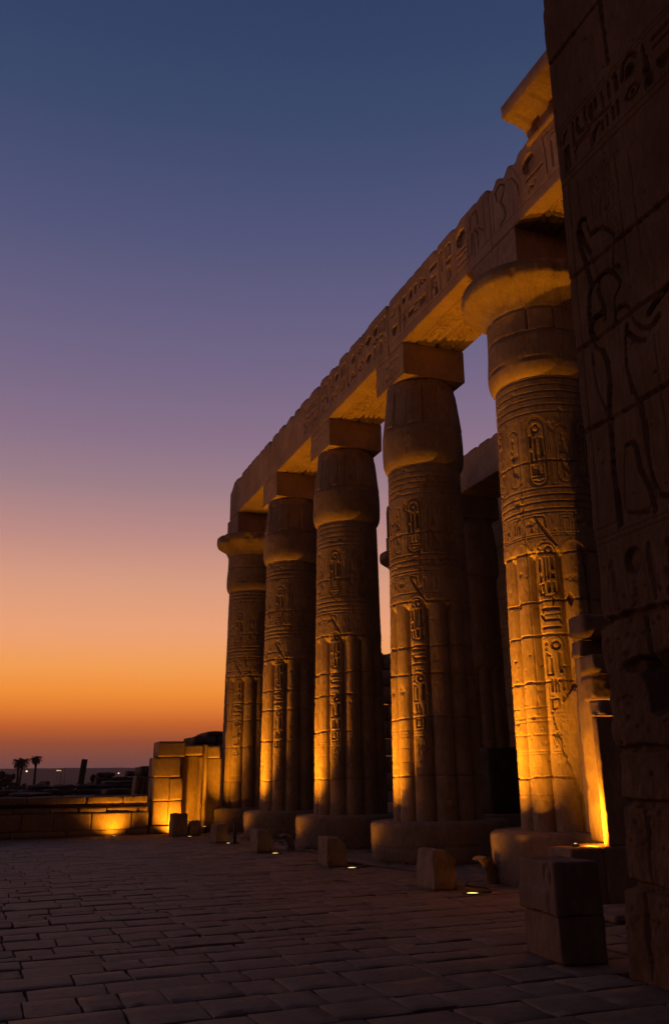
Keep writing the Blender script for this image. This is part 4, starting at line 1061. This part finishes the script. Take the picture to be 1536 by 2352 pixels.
# ------------------------------------------------------------------ left wall, gate and lamp
def masonry_course(t, nm, x0, x1, y, dep, z0, z1, lens, seed, mat, bev=.03, amp=.02, gap=.02, res=.05, vary=.02):
    rr = random.Random(seed); x = x0; Vs = []; Qs = []; off = 0
    while x < x1-.05:
        w = min(rr.uniform(*lens), x1-x)
        if x1-(x+w) < .25: w = x1-x
        o = rock('tmp', (w-gap, dep, z1-z0-gap*.4), mat, None, (x+w/2, y+dep/2+rr.uniform(-vary, vary), z0), 0, rr.randrange(999), bev, amp, res)
        me = o.data; n = len(me.vertices); co = np.empty(n*3, np.float32); me.vertices.foreach_get('co', co)
        fv = np.empty(len(me.polygons)*4, np.int32); me.polygons.foreach_get('vertices', fv)
        Vs.append(co.reshape(-1, 3)); Qs.append(fv.reshape(-1, 4)+off); off += n
        bpy.data.objects.remove(o); bpy.data.meshes.remove(me)
        x += w
    return link_mesh(nm, mesh_np(nm, np.concatenate(Vs)-np.array(t.location), (np.concatenate(Qs), [])), mat, t)
WY = 33.8
def left_wall():
    t = thing('low_stone_wall', (0, WY, 0), 'long low stone wall of stacked courses closing the court at left, one spot lit orange', 'wall')
    masonry_course(t, 'lower_course', -16, 5.8, WY-.02, .9, 0, .20, (1.4, 2.2), 1, M_SAND, .02, .012, .008, .08)
    masonry_course(t, 'main_course', -16, 5.8, WY, .85, .20, .745, (.95, 1.5), 2, M_SAND, .015, .014, .007, .06)
    masonry_course(t, 'middle_course', -16, 5.78, WY+.05, .7, .75, .93, (.7, 1.25), 3, M_SAND, .035, .02, .02, .05)
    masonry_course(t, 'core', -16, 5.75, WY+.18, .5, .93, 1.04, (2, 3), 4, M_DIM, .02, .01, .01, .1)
    masonry_course(t, 'top_course', -16, 5.76, WY+.03, .75, 1.04, 1.30, (.95, 1.9), 5, M_SAND, .045, .03, .035, .045)
left_wall()
def gate():
    t = thing('ruined_gate', (7.0, WY, 0), 'small ruined stone gate with stacked pier and lintel, its left pier glowing orange', 'gate')
    def b(nm, x0, x1, z0, z1, y0, y1, seed, mat=M_SAND, amp=.014, bev=.02, **k):
        return rock(nm, (x1-x0, y1-y0, z1-z0), mat, t, ((x0+x1)/2-7.0, (y0+y1)/2-WY, z0), 0, seed, bev, amp, .05, **k)
    b('pier_block', 5.86, 6.55, 0, .265, WY-.12, WY+1.1, 1)
    b('pier_block', 5.93, 6.455, .27, 1.075, WY, WY+1.05, 2, bev=.012); b('pier_block', 6.462, 6.93, .27, 1.08, WY-.005, WY+1.05, 3, bev=.012)
    b('pier_block', 5.92, 6.47, 1.085, 1.865, WY, WY+1.05, 4, bev=.014); b('pier_block', 6.478, 6.95, 1.085, 1.84, WY-.01, WY+1.0, 5)
    b('pier_block', 5.90, 6.83, 1.872, 2.54, WY-.02, WY+1.1, 6, taper=(.97, 1))
    b('cap_block', 6.02, 6.99, 2.55, 3.08, WY-.05, WY+1.05, 7, bev=.035, taper=(.98, 1))
    b('lintel', 6.995, 7.63, 2.60, 2.96, WY-.02, WY+.9, 8)
    b('back_panel', 7.02, 7.62, 0, 2.595, WY+.55, WY+.75, 9, amp=.006, bev=.01)
    b('door_frame', 7.56, 7.68, 0, 2.55, WY+.12, WY+.5, 10, amp=.006, bev=.01)
    b('jamb', 7.69, 7.80, 0, 2.98, WY-.06, WY+.6, 11, amp=.008, bev=.012)
    b('side_wall', 7.81, 8.38, 0, 2.50, WY+.22, WY+.8, 12)
    b('side_cap', 7.81, 8.30, 2.51, 2.93, WY+.06, WY+.8, 13)
gate()
def gate_base():
    o = rock('stone_plinth', (2.2, 1.1, .72), M_DRUM, seed=44, bev=.05, amp=.02, res=.07)
    o.location = (8.95, 33.2, 0); tag(o, 'dark plinth at the foot of the farthest front column, right of the small gate', 'plinth')
uplight(4.61, 33.33, 'lit round uplight at the foot of the low left wall', (4.55, 33.9, .9), 140, 130, group='uplights at the far wall')
uplight(6.62, 33.22, 'lit round uplight hidden behind the tall grey block, washing the gate pier', (6.75, 33.95, 1.2), 300, 140, group='uplights at the far wall')

# ------------------------------------------------------------------ things behind the rows
def rear_wall():
    t = thing('temple_wall', (20, 28, 0), 'tall shadowy inner temple wall seen between the second and nearest front columns', 'wall')
    ny, nz_ = 220, 260
    y = np.linspace(14, 39, ny); z = np.linspace(0, 13.6, nz_)
    c = Canvas(-y[::-1], z)
    for i, zz in enumerate(np.arange(1.1, 13.4, 1.1)): seam(c, -39, -14, zz, 300+i, .09, .06, .05)
    for k in range(24): glyph_column(c, -38.5+k, -38.5+k+.7, 6.0, 8.4, k, .08, .07)
    Y, Z = np.meshgrid(y, z)
    X = 20-c.H[:, ::-1]+fbm(0, Y, Z, .8, 5, 3)*.06
    P = np.stack([X-20, Y-28, Z], -1)
    P = np.concatenate([P, np.stack([np.full(nz_, 1.6), np.full(nz_, 11.0), z], -1)[:, None], np.stack([np.full(nz_, 1.6), np.full(nz_, -14.0), z], -1)[:, None]], 1)
    loft('masonry', P, M_SAND, t, flip=True)
rear_wall()
o = rock('granite_block', (1.3, 1.3, 1.9), M_GRAN, seed=3, bev=.05, amp=.03, res=.1); o.location = (15.0, 25.6, .3)
tag(o, 'black granite block standing in the shadow between the two column rows', 'granite block')
o = rock('low_platform', (5.5, 1.6, .62), M_DRUM, seed=4, bev=.03, amp=.02, res=.12); o.location = (16.0, 26.2, 0)
o.location = (15.9, 25.3, 0)
tag(o, 'low stone platform on the hall floor beneath the black granite block', 'platform')
bpy.data.objects['granite_block'].location.z = .615

def ruin_wall(name, x0, x1, y, dep, hfun, lab, seed, res=.25, mat=M_RUIN, n=None):
    """rough course wall with an uneven crest, its own thickness"""
    nx = int((x1-x0)/res)+2; xs = np.linspace(x0, x1, nx)
    h = np.array([hfun(x) for x in xs]); nz_ = 14
    P = []
    for i, x in enumerate(xs):
        ring = []
        for k in range(nz_): ring.append((x, y, h[i]*k/(nz_-1)))
        for k in range(4): ring.append((x, y+dep*(k+1)/4, h[i]*(1-.0*k)))
        for k in range(4): ring.append((x, y+dep, h[i]*(1-(k+1)/4)))
        P.append(ring)
    P = np.array(P)
    course = np.floor(P[..., 2]/.42)
    bl = np.floor(P[..., 0]/.9+course*.5)
    off = (np.sin(bl*12.9898+course*78.233)*43758.5)%1
    P[:, 1:nz_, 1] -= off[:, 1:nz_]*.22+.25*fbm(P[:, 1:nz_, 0], 0, P[:, 1:nz_, 2], .9, 4, seed)
    P[..., 2] = np.where(P[..., 2] > .05, P[..., 2]+.12*fbm(P[..., 0], P[..., 1], 0, 1.3, 3, seed), P[..., 2])
    P[..., 1] -= y; P[..., 0] -= (x0+x1)/2
    o = loft(name, P, mat, flip=True, smooth=False); o.location = ((x0+x1)/2, y, 0)
    return tag(o, lab, 'ruin')
rr0 = random.Random(9)
def steps(vals):
    xs = [v[0] for v in vals]; hs = [v[1] for v in vals]
    def f(x):
        k = max(0, np.searchsorted(xs, x)-1); return hs[min(k, len(hs)-1)]+.05*math.sin(x*7)
    return f
def ruin_stack(name, lab, y, courses, lens, seed, mat=M_RUIN, dep=1.6, res=.16, cat='ruin'):
    """courses: (x0, x1, z0, z1, set back)"""
    t = thing(name, ((courses[0][0]+courses[0][1])/2, y, 0), lab, cat, 'ruins beyond the low left wall')
    for i, (x0, x1, z0, z1, sb) in enumerate(courses):
        masonry_course(t, 'course', x0, x1, y+sb, dep, z0, z1, lens, seed*17+i, mat, .09, .085, .05, res, .09)
ruin_stack('ruined_wall', 'nearest dark rubble terrace just over the low left wall', 42, [(-14, 11, 0, .5, 0), (-14, 11, .5, .93, .2), (-14, 11, .93, 1.24, .45), (-9, -3.5, 1.24, 1.42, .7), (1.5, 3.2, 1.24, 1.40, .7), (5.4, 10, 1.24, 1.5, .7)], (.9, 2.4), 2)
ruin_stack('ruined_wall', 'upper dark rubble terrace under the distant plateau', 50, [(-18, 14, 0, .75, 0), (-18, 14, .75, 1.2, .2), (-18, 14, 1.2, 1.5, .5), (2.6, 14, 1.5, 1.72, .8), (6.4, 9.5, 1.72, 1.86, 1.0)], (.8, 2.2), 4)
ruin_stack('ruined_parapet', 'low broken parapet on the skyline right of the leaning pillar', 66, [(7.6, 11.6, 0, 1.6, 0), (7.7, 11.4, 1.6, 2.2, .1), (7.75, 9.0, 2.2, 2.5, .1), (9.7, 10.9, 2.2, 2.55, .1)], (.6, 1.3), 6, dep=1.2)
ruin_stack('ruined_tower', 'squat dark ruin on the skyline just left of the gate', 61, [(9.6, 12.0, 0, 1.5, 0), (9.75, 12, 1.5, 2.2, .1), (9.8, 12, 2.2, 2.78, .15)], (.8, 1.6), 7, dep=2.4)
ruin_stack('rubble_mound', 'dark rocky mound rising behind the gate beside the farthest column', 50.5, [(9.8, 17, 0, 1.4, -.3), (10.1, 17, 1.4, 2.5, 0), (10.35, 17, 2.5, 3.25, .2), (10.6, 17, 3.25, 3.72, .4), (10.95, 17, 3.72, 4.12, .5), (11.75, 17, 4.12, 4.38, .7)], (.5, 1.5), 8, dep=3.0)
ruin_stack('far_brick_wall', 'tall plain brown wall seen low in the gap between the middle and second columns', 52, [(21, 40, k*1.02, k*1.02+1.0, 0) for k in range(9)], (1.2, 2.5), 9, M_ARCH, res=.4)
t = thing('leaning_slabs', (6.0, 36.2, 0), 'upright stone slabs leaning behind the low wall next to the gate', 'slabs')
for k in range(4): rock('slab', (.16, .5, 1.95-.05*k), M_BLK, t, (-.46+.2*k, .1*k, 0), R(6), 60+k, .02, .012, .07, tilt=(.09, 0))

# tilted broken pillar
o = rock('broken_pillar', (.62, .55, 4.0), M_DIM, seed=5, bev=.04, amp=.03, res=.12, taper=(.82, .9)); o.location = (9.0, 90, 0); o.rotation_euler.y = R(5.5)
tag(o, 'lone dark pillar leaning slightly right on the left skyline', 'pillar')

# palms and shrubs on the skyline
def palm(x, y, h, cr_, seed, lab, lean=0):
    rr = random.Random(seed)
    t = thing('palm_tree', (x, y, 0), lab, 'palm tree', 'palms on the left skyline')
    ph = np.linspace(0, 2*math.pi, 9, endpoint=False); P = []
    for k in range(14):
        s = k/13; r = .30-.08*s+.03*(k % 2)
        P.append([(lean*s*s+r*math.cos(a), r*math.sin(a), h*s) for a in ph])
    loft('trunk', np.array(P), M_TRUNK, t)
    V = []; Q = []
    for i in range(48):
        a = rr.uniform(0, 2*math.pi); el = rr.uniform(-.9, 1.35); L = cr_*rr.uniform(.75, 1.05); n = 9
        pts = []
        for k in range(n+1):
            s = k/n; e = el-1.25*s*s
            pts.append(s)
        x_, z_ = 0, 0; line = [(0, 0)]
        for k in range(n):
            e = el-1.5*((k+1)/n)**1.4; x_ += L/n*math.cos(e); z_ += L/n*math.sin(e); line.append((x_, z_))
        for k in range(n):
            (xa, za), (xb, zb) = line[k], line[k+1]
            for s in (-1, 1):
                lw = .30*math.sin(math.pi*min(1, (k+1.2)/(n+1)))
                bx = xa+(xb-xa)*.5
                b = len(V)
                def W(xx, zz, side): V.append((lean+xx*math.cos(a)-side*math.sin(a), xx*math.sin(a)+side*math.cos(a), h+zz))
                W(xa, za, 0); W(xa+(xb-xa)*.45, za+(zb-za)*.45, 0); W(xb+.25*lw, zb-.35*lw-.05, s*lw); W(xb+.1*lw, zb-.4*lw-.1, s*lw)
                Q.append((b, b+1, b+2, b+3))
                b = len(V)
                W(xa+(xb-xa)*.5, za+(zb-za)*.5, 0); W(xb, zb, 0); W(xb+.6*lw, zb-.25*lw, s*lw*.9); W(xb+.45*lw, zb-.32*lw, s*lw*.95)
                Q.append((b, b+1, b+2, b+3))
    link_mesh('crown', mesh_np('crown', V, (np.array(Q), [])), M_LEAF, t, smooth=False)
PD = 230
k_ = PD/90.0
palm(9.5, PD, 6.9, 1.9, 1, 'left palm of the dark clump on the left skyline')
palm(10.1, PD+4, 7.2, 2.0, 2, 'right palm of the dark clump on the left skyline', .5)
palm(12.9, PD-5, 7.6, 1.6, 3, 'single slender palm standing right of the palm clump')
def shrub(x, y, w, h, seed, lab, n=700):
    rr = random.Random(seed); V = []; Q = []
    cl = [(rr.uniform(-.8, .8)*w, rr.uniform(-.5, .5)*w, rr.uniform(.15, .75)*h, rr.uniform(.2, .42)*min(w, h)) for _ in range(9)]
    for _ in range(n):
        cx_, cy_, cz_, r = rr.choice(cl)
        th, z = rr.uniform(0, 6.28), rr.uniform(-1, 1); q = math.sqrt(1-z*z)*rr.uniform(.5, 1.05)
        p = np.array([cx_+r*q*math.cos(th), cy_+r*q*math.sin(th), max(.05, cz_+r*z)])
        s = rr.uniform(.06, .16)*h/2; b = len(V)
        d1 = np.array([rr.gauss(0, 1) for _ in range(3)]); d1 /= np.linalg.norm(d1); d2 = np.cross(d1, [rr.gauss(0, 1) for _ in range(3)]); d2 /= np.linalg.norm(d2)+1e-6
        for a_, b_ in ((-1, -1), (1, -1), (1, 1), (-1, 1)): V.append(tuple(p+s*(a_*d1+b_*.5*d2)))
        Q.append((b, b+1, b+2, b+3))
    t = thing('shrub', (x, y, 0), lab, 'shrub', 'shrubs on the left skyline')
    link_mesh('foliage', mesh_np('foliage', V, (np.array(Q), [])), M_LEAF, t, smooth=False)
    ph = np.linspace(0, 2*math.pi, 6, endpoint=False)
    loft('stem', np.array([[(.1*math.cos(a), .1*math.sin(a), z) for a in ph] for z in (0, h*.4)]), M_TRUNK, t)
shrub(7.0, 225, 1.9, 5.6, 5, 'rounded tree crown at left of the palm clump')
shrub(.8, 240, 3.0, 2.8, 6, 'low bush at the left edge of the photo skyline')
shrub(14.4, 222, 1.5, 3.6, 7, 'spiky bush at the foot of the single palm')
shrub(10.2, 226, 2.6, 3.2, 9, 'bushy growth round the feet of the palm clump')
shrub(9.25, 78, .55, 2.95, 8, 'narrow dark bush standing on the broken parapet', 400)

def far_grove():
    rr = random.Random(12); V = []; Q = []
    x = -160.0
    while x < 190:
        w = rr.uniform(3, 11); h = rr.choice([3, 4, 5, 6, 7.5, 9])*rr.uniform(.7, 1.1); y = rr.uniform(640, 760)
        if rr.random() < .12:     # a flat roofed house among the trees
            b = len(V); hh = rr.uniform(4, 7)
            for zz in (0, hh):
                for dx, dy in ((0, 0), (w, 0), (w, 8), (0, 8)): V.append((x+dx, y+dy, zz))
            for f in ((0, 1, 5, 4), (1, 2, 6, 5), (2, 3, 7, 6), (3, 0, 4, 7), (4, 5, 6, 7)): Q.append([b+i for i in f])
        else:
            for _ in range(int(w*16)):
                th, z = rr.uniform(0, 6.28), rr.uniform(-.9, 1); q = math.sqrt(max(0, 1-z*z))*rr.uniform(.3, 1.05)
                p = np.array([x+w/2+q*w*.6*math.cos(th), y+q*3*math.sin(th), max(.2, h*(.5+.5*z*rr.uniform(.7, 1.1)))]); r = rr.uniform(.3, .8)
                d1 = np.array([rr.gauss(0, 1), rr.gauss(0, .5), rr.gauss(0, 1)]); d1 /= np.linalg.norm(d1); d2 = np.cross(d1, [0.1, 1, 0.2]); b = len(V)
                for a_, b_ in ((-1, -1), (1, -1), (1, 1), (-1, 1)): V.append(tuple(p+r*(a_*d1+b_*.6*d2)))
                Q.append((b, b+1, b+2, b+3))
        x += w*rr.uniform(.6, 1.5)
    o = link_mesh('far_trees', mesh_np('far_trees', V, (np.array(Q), [])), M_LEAF, smooth=False)
    tag(o, 'hazy uneven belt of far trees and low houses under the plateau', 'tree belt', kind='stuff')
far_grove()

# distant plateau, masts and town lights
def plateau():
    xs = np.linspace(-900, 3000, 300); P = []
    for x in xs:
        e = np.clip((x+10)/25, 0, 1)
        h = (46+3*float(fbm(x, 0, 0, .004, 3, 2))-.006*max(0, x-150)+1.2*float(fbm(x, 0, 0, .05, 2, 5)))
        h = h*(.72+.28*e)
        P.append([(x, 2500, -1), (x, 2507, h*.86), (x, 2512, h), (x, 3400, h+2), (x, 3420, -1)])
    P = np.array(P, float)
    loft('far_hills', P, M_HILL, flip=True)['kind'] = 'structure'
plateau()
for i, (px_, zz, s, lab) in enumerate([(62, 1771.5, 1.5, 'bright town light between the two palm groups'), (132, 1770, .8, 'leftmost light of the tight trio on the plateau crest'), (136, 1769.5, .8, 'middle light of the tight trio on the plateau crest'),
        (140, 1770, .7, 'right light of the tight trio on the plateau crest'), (273, 1776, 1.2, 'town light right of the leaning pillar'), (11, 1773, 1.3, 'town light at the far left edge'), (307, 1777, .7, 'faint town light just left of the squat ruin')]):
    a = (px_-768-44.35); b = -(zz-1176+93.13)
    a, b = a*math.cos(ROLL)-b*math.sin(ROLL)*1, b
    pp = (px_-768-44.35); qq = (zz-1176+93.13)
    aa = (pp*math.cos(ROLL)+qq*math.sin(ROLL))/F; bb = -(-pp*math.sin(ROLL)+qq*math.cos(ROLL))/F
    d = rt0 = r0*aa+u0*bb+fw
    tt = 1100/d.y
    pos = Vector((0, 0, CAM_H))+d*tt
    t = thing('street_light', (pos.x, pos.y, 0), lab, 'street light', 'distant town lights')
    ph = np.linspace(0, 2*math.pi, 8, endpoint=False)
    loft('pole', np.array([[(.12*math.cos(q), .12*math.sin(q), z) for q in ph] for z in (0, pos.z)]), M_METAL, t)
    P = np.array([[(s*.75*math.sin(e)*math.cos(q), s*.75*math.sin(e)*math.sin(q), pos.z+s*.55*math.cos(e)) for q in ph] for e in np.linspace(math.pi-.01, .01, 6)])
    loft('lamp_head', P, M_CITY, t)
for i, (px_, top_, lab) in enumerate([(151, 1762, 'taller thin mast on the plateau skyline'), (143, 1766, 'shorter thin mast on the plateau skyline')]):
    pp = (px_-768-44.35); qq = (top_-1176+93.13)
    aa = (pp*math.cos(ROLL)+qq*math.sin(ROLL))/F; bb = -(-pp*math.sin(ROLL)+qq*math.cos(ROLL))/F
    d = r0*aa+u0*bb+fw; tt = 900/d.y; pos = Vector((0, 0, CAM_H))+d*tt
    ph = np.linspace(0, 2*math.pi, 6, endpoint=False)
    t = thing('radio_mast', (pos.x, 900, 0), lab, 'mast', 'masts on the plateau skyline')
    loft('mast_pole', np.array([[(a*math.cos(q), a*math.sin(q), z) for q in ph] for a, z in ((.45, 0), (.22, pos.z))]), M_METAL, t)
    rock('antenna', (1.0, .3, .8), M_METAL, t, (0, 0, pos.z*.93), bev=.1, amp=0, res=.4)

# ------------------------------------------------------------------ evening haze
def haze():
    x0, x1, y0, y1, z0, z1 = -9500, 9500, -4500, 9500, -2, 62
    V = [(x, y, z) for z in (z0, z1) for y in (y0, y1) for x in (x0, x1)]
    me = mesh_np('haze', V, (np.array([(0, 2, 3, 1), (4, 5, 7, 6), (0, 1, 5, 4), (2, 6, 7, 3), (0, 4, 6, 2), (1, 3, 7, 5)]), []))
    m = bpy.data.materials.new('haze_air'); m.use_nodes = True
    n = m.node_tree.nodes; n.clear()
    o = n.new('ShaderNodeOutputMaterial'); v = n.new('ShaderNodeVolumePrincipled')
    v.inputs['Color'].default_value = (.95, .82, .80, 1); v.inputs['Density'].default_value = .00017; v.inputs['Anisotropy'].default_value = .3
    m.node_tree.links.new(v.outputs[0], o.inputs['Volume'])
    ob = link_mesh('haze', me, m, smooth=False); ob['kind'] = 'stuff'
haze()
